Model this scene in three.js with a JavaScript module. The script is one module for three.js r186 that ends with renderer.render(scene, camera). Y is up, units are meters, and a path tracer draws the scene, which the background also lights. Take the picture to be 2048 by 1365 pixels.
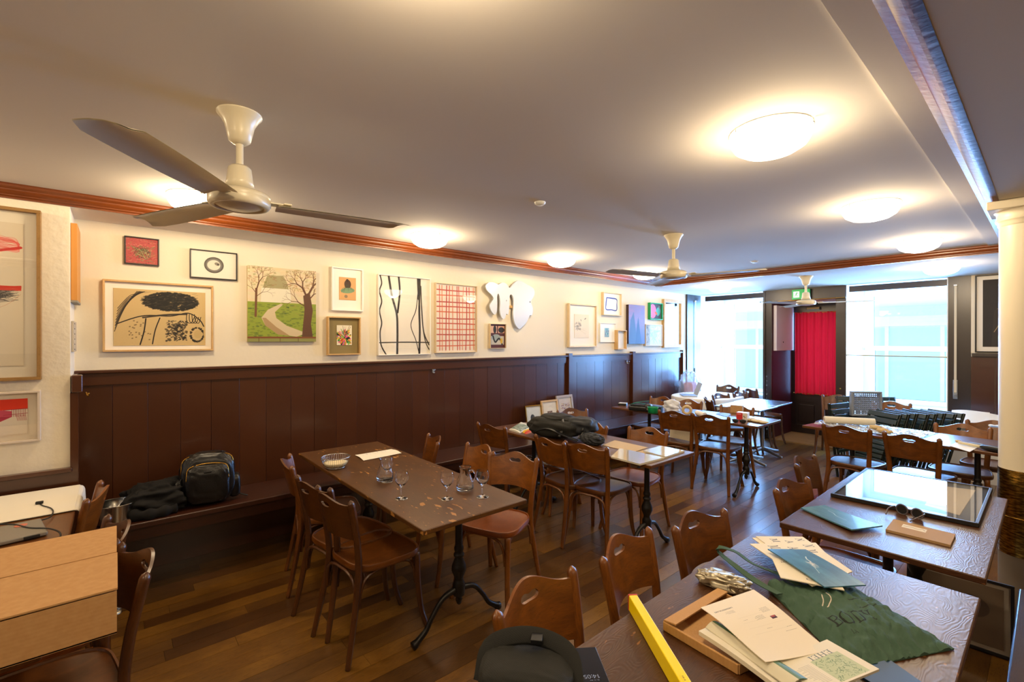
import * as THREE from 'three';
import { RoundedBoxGeometry } from 'three/addons/geometries/RoundedBoxGeometry.js';
import { mergeGeometries, mergeVertices, toCreasedNormals } from 'three/addons/utils/BufferGeometryUtils.js';
import { RectAreaLightUniformsLib } from 'three/addons/lights/RectAreaLightUniformsLib.js';
import { createNoise2D, createNoise3D } from 'simplex-noise';

// ------------------------------------------------------------------ camera, sky, exposure
const scene = new THREE.Scene();
const FOC = 925, EYE = 1.62, HOR = 680, YAW = Math.atan((2105 - 1024) / FOC);
const camera = new THREE.PerspectiveCamera(2 * Math.atan(682.5 / FOC) * 180 / Math.PI, 2048 / 1365, 0.02, 200);
camera.position.set(0, EYE, 0);
camera.rotation.order = 'YXZ';
camera.rotation.y = YAW;
camera.rotation.x = -Math.atan((682.5 - HOR) / FOC);
scene.background = new THREE.Color().setRGB(0.62, 0.86, 1.0);      // bright overcast daylight in the street
scene.backgroundIntensity = 1.8;
const renderer = new THREE.WebGLRenderer({ antialias: true });
renderer.toneMapping = THREE.LinearToneMapping;
renderer.toneMappingExposure = 1.27;
renderer.shadowMap.enabled = true;
RectAreaLightUniformsLib.init();
const LAMP_CD = 1.95, LAMP_COLOR = new THREE.Color().setRGB(1.0, 0.76, 0.47), LAMP_GLOW = 5;

// daylight entering through the two window openings and the door glass (sky colour, the size of each opening)
const DAY = new THREE.Color().setRGB(0.20, 0.47, 1.0);
for (const [x, w, y, h, cd] of [[-3.60, 0.92, 1.50, 1.70, 41], [-1.40, 1.0, 1.50, 1.70, 41], [-2.53, 0.72, 1.40, 1.35, 20]]) {
  const l = new THREE.RectAreaLight(DAY, cd, w, h); l.position.set(x, y, -9.17); l.lookAt(x, y - 0.25, 0); l.name = 'window_daylight'; scene.add(l);
}

// ------------------------------------------------------------------ photo pixel -> place
const fwd = new THREE.Vector3(-Math.sin(YAW), 0, -Math.cos(YAW)), rgt = new THREE.Vector3(Math.cos(YAW), 0, -Math.sin(YAW));
const ray = (x, y) => fwd.clone().addScaledVector(rgt, (x - 1024) / FOC).add(new THREE.Vector3(0, (HOR - y) / FOC, 0));
const eye = new THREE.Vector3(0, EYE, 0);
const atY = (x, y, Y) => { const r = ray(x, y); return eye.clone().addScaledVector(r, (Y - EYE) / r.y); };
const atX = (x, y, X) => { const r = ray(x, y); return eye.clone().addScaledVector(r, X / r.x); };
const atZ = (x, y, Z) => { const r = ray(x, y); return eye.clone().addScaledVector(r, Z / r.z); };
const pixel = (p) => { const d = p.clone().sub(eye), z = d.dot(fwd); return [1024 + FOC * d.dot(rgt) / z, HOR - FOC * d.y / z, z]; };

// ------------------------------------------------------------------ small tools
let seed = 12345;
const rnd = () => { seed = (seed * 1664525 + 1013904223) >>> 0; return seed / 4294967296; };
const rr = (a, b) => a + (b - a) * rnd();
const n2 = createNoise2D(rnd), n3 = createNoise3D(rnd);
const fbm = (x, y, o = 4) => { let s = 0, a = 0.5, f = 1; for (let i = 0; i < o; i++) { s += a * n2(x * f, y * f); a *= 0.5; f *= 2.03; } return s; };
const V = (x, y, z) => new THREE.Vector3(x, y, z);
const used = new Map();
function numbered(name) { const n = used.get(name) || 0; used.set(name, n + 1); return n ? name + '_' + String(n).padStart(3, '0') : name; }
function shadows(o) { o.castShadow = true; o.receiveShadow = true; return o; }
function thing(name, label, category, p = [0, 0, 0], turn = 0, group) {
  const o = new THREE.Group(); o.name = numbered(name); scene.add(o);
  o.position.set(...(p.isVector3 ? [p.x, p.y, p.z] : p)); o.rotation.y = turn; o.userData = { label, category };
  if (group) o.userData.group = group;
  return o;
}
function struct(name, label, category = 'structure') {
  const o = new THREE.Group(); o.name = name; scene.add(o); o.userData = { kind: 'structure', label, category }; return o;
}
function part(parent, name, geo, mat, label) {
  const m = shadows(new THREE.Mesh(Array.isArray(geo) ? merge(geo) : geo, mat)); m.name = name; parent.add(m);
  if (label) m.userData.label = label; return m;
}
function solo(name, label, category, geo, mat, p, turn = 0, group) {
  const m = shadows(new THREE.Mesh(Array.isArray(geo) ? merge(geo) : geo, mat)); m.name = numbered(name); scene.add(m);
  m.position.copy(p.isVector3 ? p : V(...p)); m.rotation.y = turn; m.userData = { label, category }; if (group) m.userData.group = group; return m;
}
function merge(list) {
  return mergeGeometries(list.map((g) => { const q = g.index ? g.toNonIndexed() : g; for (const k of Object.keys(q.attributes)) if (!['position', 'normal', 'uv'].includes(k)) q.deleteAttribute(k); if (!q.attributes.uv) q.setAttribute('uv', new THREE.BufferAttribute(new Float32Array(q.attributes.position.count * 2), 2)); return q; }));
}
// texture coordinates in metres, u along the grain axis
function grain(geo, axis = 0, ou = 0, ov = 0) {
  const g = geo.index ? geo.toNonIndexed() : geo, p = g.attributes.position, uv = new Float32Array(p.count * 2);
  for (let i = 0; i < p.count; i += 3) {
    const a = [0, 1, 2].map((k) => V().fromBufferAttribute(p, i + k)), n = a[1].clone().sub(a[0]).cross(a[2].clone().sub(a[0]));
    const m = [Math.abs(n.x), Math.abs(n.y), Math.abs(n.z)], d = m.indexOf(Math.max(...m));
    const rest = [0, 1, 2].filter((k) => k !== d), u = rest.includes(axis) ? axis : rest[0], v = rest.find((k) => k !== u);
    for (let k = 0; k < 3; k++) { uv[(i + k) * 2] = a[k].getComponent(u) + ou; uv[(i + k) * 2 + 1] = a[k].getComponent(v) + ov + d * 0.37; }
  }
  g.setAttribute('uv', new THREE.BufferAttribute(uv, 2)); return g;
}
const B = (x0, x1, y0, y1, z0, z1) => { const g = new THREE.BoxGeometry(x1 - x0, y1 - y0, z1 - z0); g.translate((x0 + x1) / 2, (y0 + y1) / 2, (z0 + z1) / 2); return g; };
const bx = (x0, x1, y0, y1, z0, z1, axis = 0) => grain(B(x0, x1, y0, y1, z0, z1), axis, x0 * 0.7, z0 * 0.3 + y0);
const rb = (w, h, d, r, x = 0, y = 0, z = 0, axis = 0) => { const g = new RoundedBoxGeometry(w, h, d, 2, r); g.translate(x, y, z); return grain(g, axis, rnd(), rnd()); };
const lathe = (pts, seg = 24) => new THREE.LatheGeometry(pts.map(([r, y]) => new THREE.Vector2(Math.max(r, 0.0001), y)), seg);
const cyl = (r0, r1, y0, y1, seg = 20) => { const g = new THREE.CylinderGeometry(r1, r0, y1 - y0, seg); g.translate(0, (y0 + y1) / 2, 0); return g; };
const mv = (g, x = 0, y = 0, z = 0, ry = 0, rx = 0, rz = 0) => { if (rx) g.rotateX(rx); if (rz) g.rotateZ(rz); if (ry) g.rotateY(ry); g.translate(x, y, z); return g; };
// tube of changing radius along a smooth line; rad(t) or number; squash flattens it
function tube(pts, rad, seg = 16, rn = 8, flat = 1, closed = false) {
  const c = new THREE.CatmullRomCurve3(pts.map((p) => (p.isVector3 ? p : V(...p))), closed, 'centripetal'), fr = c.computeFrenetFrames(seg, closed);
  const pos = [], uv = [], idx = [], L = c.getLength();
  for (let i = 0; i <= seg; i++) {
    const t = i / seg, P = c.getPointAt(Math.min(t, 1)), r = typeof rad === 'function' ? rad(t) : rad;
    for (let j = 0; j <= rn; j++) {
      const a = j / rn * Math.PI * 2, q = P.clone().addScaledVector(fr.normals[i], Math.cos(a) * r).addScaledVector(fr.binormals[i], Math.sin(a) * r * flat);
      pos.push(q.x, q.y, q.z); uv.push(t * L, j / rn * r * 6);
    }
  }
  for (let i = 0; i < seg; i++) for (let j = 0; j < rn; j++) { const a = i * (rn + 1) + j, b = a + rn + 1; idx.push(a, b, a + 1, b, b + 1, a + 1); }
  if (!closed) for (const [i, s] of [[0, 1], [seg, -1]]) { const k = pos.length / 3, P = c.getPointAt(i / seg); pos.push(P.x, P.y, P.z); uv.push(0, 0); const o = i * (rn + 1); for (let j = 0; j < rn; j++) s > 0 ? idx.push(k, o + j, o + j + 1) : idx.push(k, o + j + 1, o + j); }
  const g = new THREE.BufferGeometry(); g.setAttribute('position', new THREE.Float32BufferAttribute(pos, 3)); g.setAttribute('uv', new THREE.Float32BufferAttribute(uv, 2)); g.setIndex(idx);
  // make the winding outward
  g.computeVertexNormals();
  const nn = g.attributes.normal, P0 = c.getPointAt(0.5), i0 = Math.floor(seg / 2) * (rn + 1), q = V(pos[i0 * 3], pos[i0 * 3 + 1], pos[i0 * 3 + 2]);
  if (V().fromBufferAttribute(nn, i0).dot(q.sub(c.getPointAt(Math.floor(seg / 2) / seg))) < 0) { for (let i = 0; i < idx.length; i += 3) [idx[i], idx[i + 1]] = [idx[i + 1], idx[i]]; g.setIndex(idx); g.computeVertexNormals(); }
  return g.toNonIndexed();
}
// rings of one outline at changing scale and height, closed in the middle at both ends
function rings(outline, steps, caps = [true, true]) {
  const n = outline.length, pos = [], uv = [], idx = [];
  for (const [s, y] of steps) for (const [x, z] of outline) { pos.push(x * s, y, z * s); uv.push(x * s, z * s); }
  for (let i = 0; i + 1 < steps.length; i++) for (let j = 0; j < n; j++) { const a = i * n + j, b = i * n + (j + 1) % n; idx.push(a, b, a + n, b, b + n, a + n); }
  const cap = (row, flip) => { const k = pos.length / 3; pos.push(0, steps[row][1], 0); uv.push(0, 0); for (let j = 0; j < n; j++) { const a = row * n + j, b = row * n + (j + 1) % n; flip ? idx.push(k, b, a) : idx.push(k, a, b); } };
  if (caps[0]) cap(0, false); if (caps[1]) cap(steps.length - 1, true);
  const g = new THREE.BufferGeometry(); g.setAttribute('position', new THREE.Float32BufferAttribute(pos, 3)); g.setAttribute('uv', new THREE.Float32BufferAttribute(uv, 2)); g.setIndex(idx);
  g.computeVertexNormals();
  // outward check with the first side face
  const v = new THREE.Box3().setFromBufferAttribute(g.attributes.position), c = v.getCenter(V()); let s = 0;
  const P = g.attributes.position, N = g.attributes.normal; for (let i = 0; i < P.count; i++) s += V().fromBufferAttribute(N, i).dot(V().fromBufferAttribute(P, i).sub(c));
  if (s < 0) { for (let i = 0; i < idx.length; i += 3) [idx[i], idx[i + 1]] = [idx[i + 1], idx[i]]; g.setIndex(idx); g.computeVertexNormals(); }
  return toCreasedNormals(g, 0.9);
}
const rounded = (w, d, n = 40, e = 4, taper = 0) => Array.from({ length: n }, (_, i) => { const t = i / n * Math.PI * 2, c = Math.cos(t), s = Math.sin(t), z = d / 2 * Math.sign(s) * Math.abs(s) ** (2 / e), x = (w / 2 + taper * z) * Math.sign(c) * Math.abs(c) ** (2 / e); return [x, z]; });
// a soft sheet between four corners: f(u, v) lifts it; has thickness and closed rims. Corners run 00, 10, 11, 01
function sheet(c, nu, nv, f, th = 0.002, round = 0) {
  const pos = [], uv = [], idx = [], at = (u, v) => { const a = c[0].clone().lerp(c[1], u), b = c[3].clone().lerp(c[2], u); return a.lerp(b, v); };
  for (const s of [1, 0]) for (let j = 0; j <= nv; j++) for (let i = 0; i <= nu; i++) {
    const u = i / nu, v = j / nv, p = at(u, v), h = f ? f(u, v) : 0;
    const t = round ? th * Math.min(1, Math.min(u, 1 - u, v, 1 - v) * round + 0.03) : th;
    p.y += s ? h + t : (round ? 0 : h); pos.push(p.x, p.y, p.z); uv.push(u, v);
  }
  const N = (nu + 1) * (nv + 1), id = (s, i, j) => (s ? 0 : N) + j * (nu + 1) + i;
  for (let j = 0; j < nv; j++) for (let i = 0; i < nu; i++) { const a = id(1, i, j), b = id(1, i + 1, j), d = id(1, i, j + 1), e = id(1, i + 1, j + 1); idx.push(a, b, d, b, e, d); const q = [id(0, i, j), id(0, i + 1, j), id(0, i, j + 1), id(0, i + 1, j + 1)]; idx.push(q[0], q[2], q[1], q[1], q[2], q[3]); }
  const rim = (A, Bq) => idx.push(A[0], A[1], Bq[0], A[1], Bq[1], Bq[0]);
  for (let i = 0; i < nu; i++) { rim([id(0, i, 0), id(0, i + 1, 0)], [id(1, i, 0), id(1, i + 1, 0)]); rim([id(0, i + 1, nv), id(0, i, nv)], [id(1, i + 1, nv), id(1, i, nv)]); }
  for (let j = 0; j < nv; j++) { rim([id(0, 0, j + 1), id(0, 0, j)], [id(1, 0, j + 1), id(1, 0, j)]); rim([id(0, nu, j), id(0, nu, j + 1)], [id(1, nu, j), id(1, nu, j + 1)]); }
  const e1 = c[1].clone().sub(c[0]), e2 = c[3].clone().sub(c[0]);
  if (e1.cross(e2).y < 0) for (let i = 0; i < idx.length; i += 3) [idx[i], idx[i + 1]] = [idx[i + 1], idx[i]];
  const g = new THREE.BufferGeometry(); g.setAttribute('position', new THREE.Float32BufferAttribute(pos, 3)); g.setAttribute('uv', new THREE.Float32BufferAttribute(uv, 2)); g.setIndex(idx);
  return toCreasedNormals(g, 0.8);
}
function centred(geo) { if (Array.isArray(geo)) geo = merge(geo); geo.computeBoundingBox(); const b = geo.boundingBox, c = V((b.min.x + b.max.x) / 2, b.min.y, (b.min.z + b.max.z) / 2); geo.translate(-c.x, -c.y, -c.z); return [geo, c]; }
function laid(name, label, cat, geo, mat, group) { const [g, c] = centred(geo); return solo(name, label, cat, g, mat, c, 0, group); }
const flat = (y, f) => { f.floor = y; return f; };   // a lump that rests: nothing of it below y
// closed lump: unit sphere pushed by a function
function lump(sx, sy, sz, e, f, seg = 40) {
  let g = new THREE.SphereGeometry(1, seg, Math.round(seg * 0.7)); g.deleteAttribute('normal'); g.deleteAttribute('uv'); g = mergeVertices(g, 1e-4); const p = g.attributes.position;
  for (let i = 0; i < p.count; i++) {
    const q = V().fromBufferAttribute(p, i), se = (a) => Math.sign(a) * Math.abs(a) ** e; const k = f ? f(q) : 1;
    p.setXYZ(i, se(q.x) * sx * k, se(q.y) * sy * k, se(q.z) * sz * k);
  }
  if (f && f.floor) for (let i = 0; i < p.count; i++) if (p.getY(i) < f.floor) p.setY(i, f.floor);
  g.computeVertexNormals(); g = g.toNonIndexed(); return grain(g, 0);
}

// ------------------------------------------------------------------ textures and materials
function dataTex(w, h, f, srgb = true, size = 1) {
  const d = new Uint8Array(w * h * 4);
  for (let y = 0; y < h; y++) for (let x = 0; x < w; x++) { const c = f(x / w, y / h), i = (y * w + x) * 4; for (let k = 0; k < 3; k++) d[i + k] = Math.max(0, Math.min(255, (c.length ? c[k] : c) * 255)); d[i + 3] = 255; }
  const t = new THREE.DataTexture(d, w, h); t.wrapS = t.wrapT = THREE.MirroredRepeatWrapping; t.magFilter = THREE.LinearFilter; t.minFilter = THREE.LinearFilter; if (srgb) t.colorSpace = THREE.SRGBColorSpace; t.repeat.set(1 / size, 1 / size); t.needsUpdate = true; return t;
}
const mix = (a, b, t) => a.map((v, i) => v + (b[i] - v) * t);
const sat = (v) => Math.max(0, Math.min(1, v));
// grain runs along u
function woodTex(a, b, c, o = {}) {
  const { size = 1, fine = 90, wave = 4, off = rnd() * 50, w = 512, h = 512, wear } = o;
  return dataTex(w, h, (u, v) => {
    const bend = fbm(u * 1.2 + off, v * 3 + off) * 0.10, vv = v + bend;
    const rings = 0.5 + 0.5 * Math.sin((vv * wave + fbm(u * 0.8 + off, vv * 2.5, 3) * 1.6) * 6.28);
    const fib = 0.5 + 0.5 * fbm(u * 5 + off * 3, vv * fine, 3), pore = sat(fbm(u * 14 + off, v * fine * 2.6, 2) * 2.2 - 0.55);
    const blot = 0.5 + 0.5 * fbm(u * 2.2 + off * 2, v * 3.1, 4);
    let q = mix(mix(a, b, sat(0.5 + 1.5 * (0.25 * rings + 0.4 * fib + 0.35 * blot - 0.5))), c, pore * 0.7);
    if (wear) q = wear(u, v, q, off);
    return q;
  }, true, size);
}
const S = (o) => new THREE.MeshStandardMaterial(o);
const P = (o) => new THREE.MeshPhysicalMaterial(o);
const hex = (h) => new THREE.Color(h);
const rgb = (h) => { const c = parseInt(h.slice(1), 16); return [(c >> 16) / 255, (c >> 8 & 255) / 255, (c & 255) / 255]; };
const fibreBump = dataTex(512, 512, (u, v) => 0.5 + 0.35 * fbm(u * 8, v * 90, 3), false, 0.6);
const plasterBump = dataTex(512, 512, (u, v) => 0.5 + 0.5 * fbm(u * 14, v * 14, 5), false, 0.9);
const clothBump = dataTex(256, 256, (u, v) => 0.5 + 0.25 * Math.sin(u * 300) * Math.sin(v * 300) + 0.2 * fbm(u * 20, v * 20), false, 0.3);
const smudge = dataTex(512, 512, (u, v) => 0.30 + 0.16 * fbm(u * 3, v * 3, 4) + 0.05 * fbm(u * 30, v * 30, 2), false, 1.6);

const chairTones = [['#532c0c', '#7c4612', '#301806'], ['#5f340d', '#8a5015', '#381d07'], ['#43230a', '#64380f', '#281305'], ['#6c3c0d', '#985a18', '#42230a']];
const chairMats = chairTones.map(([a, b, c]) => P({ map: woodTex(rgb(a), rgb(b), rgb(c), { size: 0.7, fine: 60, wave: 3 }), roughness: 0.34, clearcoat: 0.35, clearcoatRoughness: 0.25, bumpMap: fibreBump, bumpScale: 0.0002 }));
const seatMats = [['#64360e', '#7c4614', '#42240a'], ['#7d3e14', '#97501a', '#542a0d'], ['#4c2a10', '#653914', '#331c0a']].map(([a, b, c]) => P({ map: woodTex(rgb(a), rgb(b), rgb(c), { size: 0.6, fine: 70, wave: 2 }), roughness: 0.30, clearcoat: 0.4, clearcoatRoughness: 0.22 }));
const chips = (tone, thr) => (u, v, q, off) => { const n = fbm(u * 9 + off, v * 26 + off, 3), m = fbm(u * 1.7 + off, v * 1.7, 2); return n + m * 0.35 > thr ? mix(q, tone, sat((n + m * 0.35 - thr) * 14)) : q; };
const tableTex = woodTex(rgb('#4c2d10'), rgb('#654017'), rgb('#2d1a0a'), { size: 1.3, fine: 80, wave: 5, wear: chips(rgb('#b07a3a'), 0.50), w: 1024, h: 1024 });
const tableMat = P({ map: tableTex, roughness: 0.36, bumpMap: fibreBump, bumpScale: 0.0003, clearcoat: 0.12, clearcoatRoughness: 0.25 });
const oakBump = dataTex(512, 512, (u, v) => { const b = fbm(u * 1.5, v * 4, 3) * 0.2; return 0.5 + 0.3 * Math.sin((v + b) * 260 + fbm(u * 6, v * 20, 2) * 3) + 0.2 * fbm(u * 12, v * 120, 2); }, false, 0.7);
const tableMat2 = P({ map: woodTex(rgb('#40230f'), rgb('#5a3415'), rgb('#241308'), { size: 1.1, fine: 90, wave: 8, wear: chips(rgb('#8a5a30'), 0.62), w: 1024, h: 1024 }), roughness: 0.38, bumpMap: oakBump, bumpScale: 0.0004, clearcoat: 0.12, clearcoatRoughness: 0.25 });
const tableMat3 = P({ map: woodTex(rgb('#563012'), rgb('#704318'), rgb('#381e0c'), { size: 1.2, fine: 80, wave: 4, wear: chips(rgb('#a06a38'), 0.66) }), roughness: 0.32, bumpMap: fibreBump, bumpScale: 0.0004, clearcoat: 0.3, clearcoatRoughness: 0.25 });
const iron = P({ color: hex('#16130f'), roughness: 0.42, metalness: 0.35, clearcoat: 0.3, clearcoatRoughness: 0.35 });
const brownPaint = P({ color: hex('#48240e'), roughness: 0.30, roughnessMap: null, clearcoat: 0.55, clearcoatRoughness: 0.16, bumpMap: dataTex(512, 512, (u, v) => 0.5 + 0.35 * fbm(u * 7, v * 3, 4), false, 1.0), bumpScale: 0.0010 });
const brownTones = ['#48240e', '#46230d', '#4a260f', '#44220c'].map((c) => { const m = brownPaint.clone(); m.color = hex(c); return m; });
const darkWood = P({ color: hex('#2a1c14'), roughness: 0.36, clearcoat: 0.3, clearcoatRoughness: 0.3, bumpMap: fibreBump, bumpScale: 0.0005 });
const doorWood = P({ color: hex('#241310'), roughness: 0.38, clearcoat: 0.3, clearcoatRoughness: 0.3, bumpMap: fibreBump, bumpScale: 0.0004 });
const benchMat = P({ map: woodTex(rgb('#3a1c10'), rgb('#452315'), rgb('#241009'), { size: 1.1, fine: 70, wave: 2, wear: chips(rgb('#7a4a26'), 0.74) }), roughness: 0.34, clearcoat: 0.35, clearcoatRoughness: 0.25, bumpMap: fibreBump, bumpScale: 0.0005 });
const trimMat = P({ map: woodTex(rgb('#653010'), rgb('#793d15'), rgb('#47200a'), { size: 0.8, fine: 60, wave: 2 }), roughness: 0.32, clearcoat: 0.4, clearcoatRoughness: 0.2 });
const trimDark = P({ map: woodTex(rgb('#4c1d12'), rgb('#652a18'), rgb('#33120b'), { size: 0.8, fine: 60, wave: 2 }), roughness: 0.42, specularIntensity: 0.12, bumpMap: plasterBump, bumpScale: 0.0012 });
const plaster = S({ color: hex('#e8dec8'), roughness: 0.85, bumpMap: plasterBump, bumpScale: 0.0006 }), roughPlaster = S({ color: hex('#e8dec8'), roughness: 0.85, bumpMap: plasterBump, bumpScale: 0.002 });
const ceilingMat = S({ color: hex('#e2dacd'), roughness: 0.92, bumpMap: plasterBump, bumpScale: 0.0003 });
const white = S({ color: hex('#f2f2ee'), roughness: 0.55 });
const whiteGloss = P({ color: hex('#eef0ee'), roughness: 0.35 });
const creamPaint = P({ color: hex('#e9dfc6'), roughness: 0.42, clearcoat: 0.25, clearcoatRoughness: 0.3 });
const fanMat = P({ color: hex('#e6dcc0'), roughness: 0.36, clearcoat: 0.35, clearcoatRoughness: 0.25 });
const brass = P({ color: hex('#b58a3c'), roughness: 0.28, metalness: 1 });
const agedBrass = P({ color: hex('#8a6a30'), map: dataTex(256, 256, (u, v) => { const n = fbm(u * 4, v * 14, 4); return mix(rgb('#c49a48'), rgb('#5a421c'), sat(0.45 + n)); }, true, 0.4), roughness: 0.24, metalness: 1 });
agedBrass.color = new THREE.Color(1, 1, 1);
const chrome = P({ color: hex('#c9cbcd'), roughness: 0.22, metalness: 1 });
const alu = P({ color: hex('#b4b6b8'), roughness: 0.36, metalness: 1 });
const steel = P({ color: hex('#c4c2bc'), roughness: 0.18, metalness: 1 });
const glass = P({ color: 0xffffff, transmission: 1, roughness: 0, thickness: 0, ior: 1.5 });
const clearGlass = P({ color: 0xffffff, transmission: 1, roughness: 0.0, thickness: 0, ior: 1.5 });
const solidGlass = P({ color: 0xffffff, transmission: 1, roughness: 0.0, thickness: 0.01, ior: 1.5 });
const black = S({ color: hex('#141414'), roughness: 0.55 });
const blackPlastic = P({ color: hex('#17181a'), roughness: 0.38 });
const paper = S({ color: hex('#e8e1d0'), roughness: 0.8 });
const paperWhite = S({ color: hex('#f1efe9'), roughness: 0.8 });
const card = S({ map: dataTex(256, 256, (u, v) => mix(rgb('#b98a54'), rgb('#c69963'), 0.5 + 0.4 * Math.sin(u * 200) * 0.3 + 0.6 * fbm(u * 9, v * 9, 3)), true, 0.35), roughness: 0.85 });
const lightWood = S({ map: woodTex(rgb('#c69d62'), rgb('#d6b27c'), rgb('#a57c46'), { size: 0.4, fine: 50, w: 256, h: 256 }), roughness: 0.55 });
const paleWood = S({ map: woodTex(rgb('#d6bf98'), rgb('#e3cfab'), rgb('#bda379'), { size: 0.4, fine: 50, w: 256, h: 256 }), roughness: 0.55 });
const leather = P({ color: hex('#0d0d0f'), roughness: 0.30, bumpMap: dataTex(512, 512, (u, v) => 0.5 + 0.4 * fbm(u * 40, v * 40, 3), false, 0.4), bumpScale: 0.0006, clearcoat: 0.2, clearcoatRoughness: 0.35 });
const blackCloth = S({ color: hex('#100f10'), roughness: 0.92, bumpMap: clothBump, bumpScale: 0.0006 });
const canvasBag = S({ color: hex('#151511'), roughness: 0.8, bumpMap: clothBump, bumpScale: 0.0006 });
const navyCloth = S({ color: hex('#1b2027'), roughness: 0.7, bumpMap: clothBump, bumpScale: 0.0005 });

function cv(w, h, draw) {
  const c = document.createElement('canvas'); c.width = w; c.height = h; const g = c.getContext('2d'); g.lineCap = 'round'; g.lineJoin = 'round'; draw(g, w, h);
  const t = new THREE.CanvasTexture(c); t.colorSpace = THREE.SRGBColorSpace; t.magFilter = THREE.LinearFilter; return t;
}
const fill = (g, w, h, c) => { g.fillStyle = c; g.fillRect(0, 0, w, h); };
const line = (g, pts, c, lw) => { g.strokeStyle = c; g.lineWidth = lw; g.beginPath(); pts.forEach(([x, y], i) => (i ? g.lineTo(x, y) : g.moveTo(x, y))); g.stroke(); };
const curve = (g, pts, c, lw) => { g.strokeStyle = c; g.lineWidth = lw; g.beginPath(); const q = new THREE.SplineCurve(pts.map(([x, y]) => new THREE.Vector2(x, y))).getPoints(pts.length * 8); q.forEach((p, i) => (i ? g.lineTo(p.x, p.y) : g.moveTo(p.x, p.y))); g.stroke(); };
const blob = (g, pts, c) => { g.fillStyle = c; g.beginPath(); pts.forEach(([x, y], i) => (i ? g.lineTo(x, y) : g.moveTo(x, y))); g.closePath(); g.fill(); };
const ell = (g, x, y, a, b, c, rot = 0) => { g.fillStyle = c; g.beginPath(); g.ellipse(x, y, a, b, rot, 0, 7); g.fill(); };

// ------------------------------------------------------------------ the room
const WX = -4.2, NX = -3.83, JOG = 0.21, FZ = -8.1, WZ = -9.1, HC = 2.495, HS = 2.42, RX = 3.0, BZ = 3.0, TZ = -6.15, TX = -0.20;
// floor: long oak planks, each a piece; the far and hidden ones together
{
  const floor = struct('floor', 'dark brown oak plank floor of the dining room', 'floor');
  part(floor, 'subfloor', bx(WX - 0.2, RX + 0.2, -0.20, -0.012, WZ - 0.2, BZ + 0.2), S({ color: hex('#0d0805'), roughness: 1 }));
  const tones = [['#563713', '#6f4a1b', '#2e1b09'], ['#634013', '#7d551c', '#38220a'], ['#452b0f', '#5a3b15', '#26170a'], ['#704a17', '#8b6223', '#42290d'], ['#492c0f', '#5e3b14', '#2a1808'], ['#5c3c17', '#755120', '#36220c']];
  const mats = tones.map(([a, b, c]) => P({ map: woodTex(rgb(a), rgb(b), rgb(c), { size: 1.1, fine: 55, wave: 3 }), roughness: 0.34, bumpMap: fibreBump, bumpScale: 0.0004, clearcoat: 0.45, clearcoatRoughness: 0.24 }));
  const W = 0.1, lens = [0.8, 1.0, 1.2, 1.4], geos = lens.map((L) => [0, 1, 2].map((k) => grain(B(-W / 2 + 0.0007, W / 2 - 0.0007, -0.012, 0, -L / 2 + 0.0007, L / 2 - 0.0007), 2, k * 1.3 + L, k * 0.41)));
  const all = [];
  for (let x = WX - 0.1; x < RX; x += W) {
    let z = -9.15 - rnd() * 0.8;
    while (z < BZ) { const li = Math.floor(rnd() * 4), L = lens[li]; all.push({ x: x + W / 2, z: z + L / 2, li, v: Math.floor(rnd() * 3), m: Math.floor(rnd() * 6), y: -rnd() * 0.0008 }); z += L; }
  }
  for (const p of all) { const [u, v, d] = pixel(V(p.x, 0, p.z)); p.in = d > 0.4 && u > -60 && u < 2110 && v < 1420 && p.x < -0.05 && p.x > WX + 0.25 && p.z < 0.8; p.s = lens[p.li] / (d * d * d); }
  const near = all.filter((p) => p.in).sort((a, b) => b.s - a.s).slice(0, 300), keep = new Set(near), bins = mats.map(() => []);
  near.forEach((p, i) => { const m = part(floor, i ? 'plank_' + String(i).padStart(3, '0') : 'plank', geos[p.li][p.v], mats[p.m]); m.position.set(p.x, p.y, p.z); });
  for (const p of all) if (!keep.has(p)) bins[p.m].push(geos[p.li][p.v].clone().translate(p.x, p.y, p.z));
  bins.forEach((b, i) => { if (b.length) { const m = part(floor, 'plank_remainder' + (i ? '_' + String(i).padStart(3, '0') : ''), b, mats[i]); m.userData.kind = 'stuff'; } });
}
// ceilings
{
  const c = struct('ceiling', 'off-white plastered ceiling with a recessed field', 'ceiling');
  part(c, 'field', bx(NX + 0.002, -0.386, HC, HC + 0.12, TZ + 0.002, BZ + 0.1), ceilingMat);
  part(c, 'side_strip', bx(-0.385, TX - 0.002, HC - 0.012, HC + 0.12, TZ + 0.002, BZ + 0.1), ceilingMat);
  part(c, 'wall_soffit', bx(WX - 0.1, NX + 0.001, HS, HC + 0.12, WZ - 0.1, BZ + 0.1), ceilingMat);
  part(c, 'window_soffit', bx(NX + 0.002, TX - 0.002, HS, HC + 0.12, WZ - 0.1, TZ + 0.001), ceilingMat);
  part(c, 'bar_soffit', bx(TX - 0.001, RX + 0.1, HS, HC + 0.12, WZ - 0.1, BZ + 0.1), ceilingMat);
}
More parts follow.
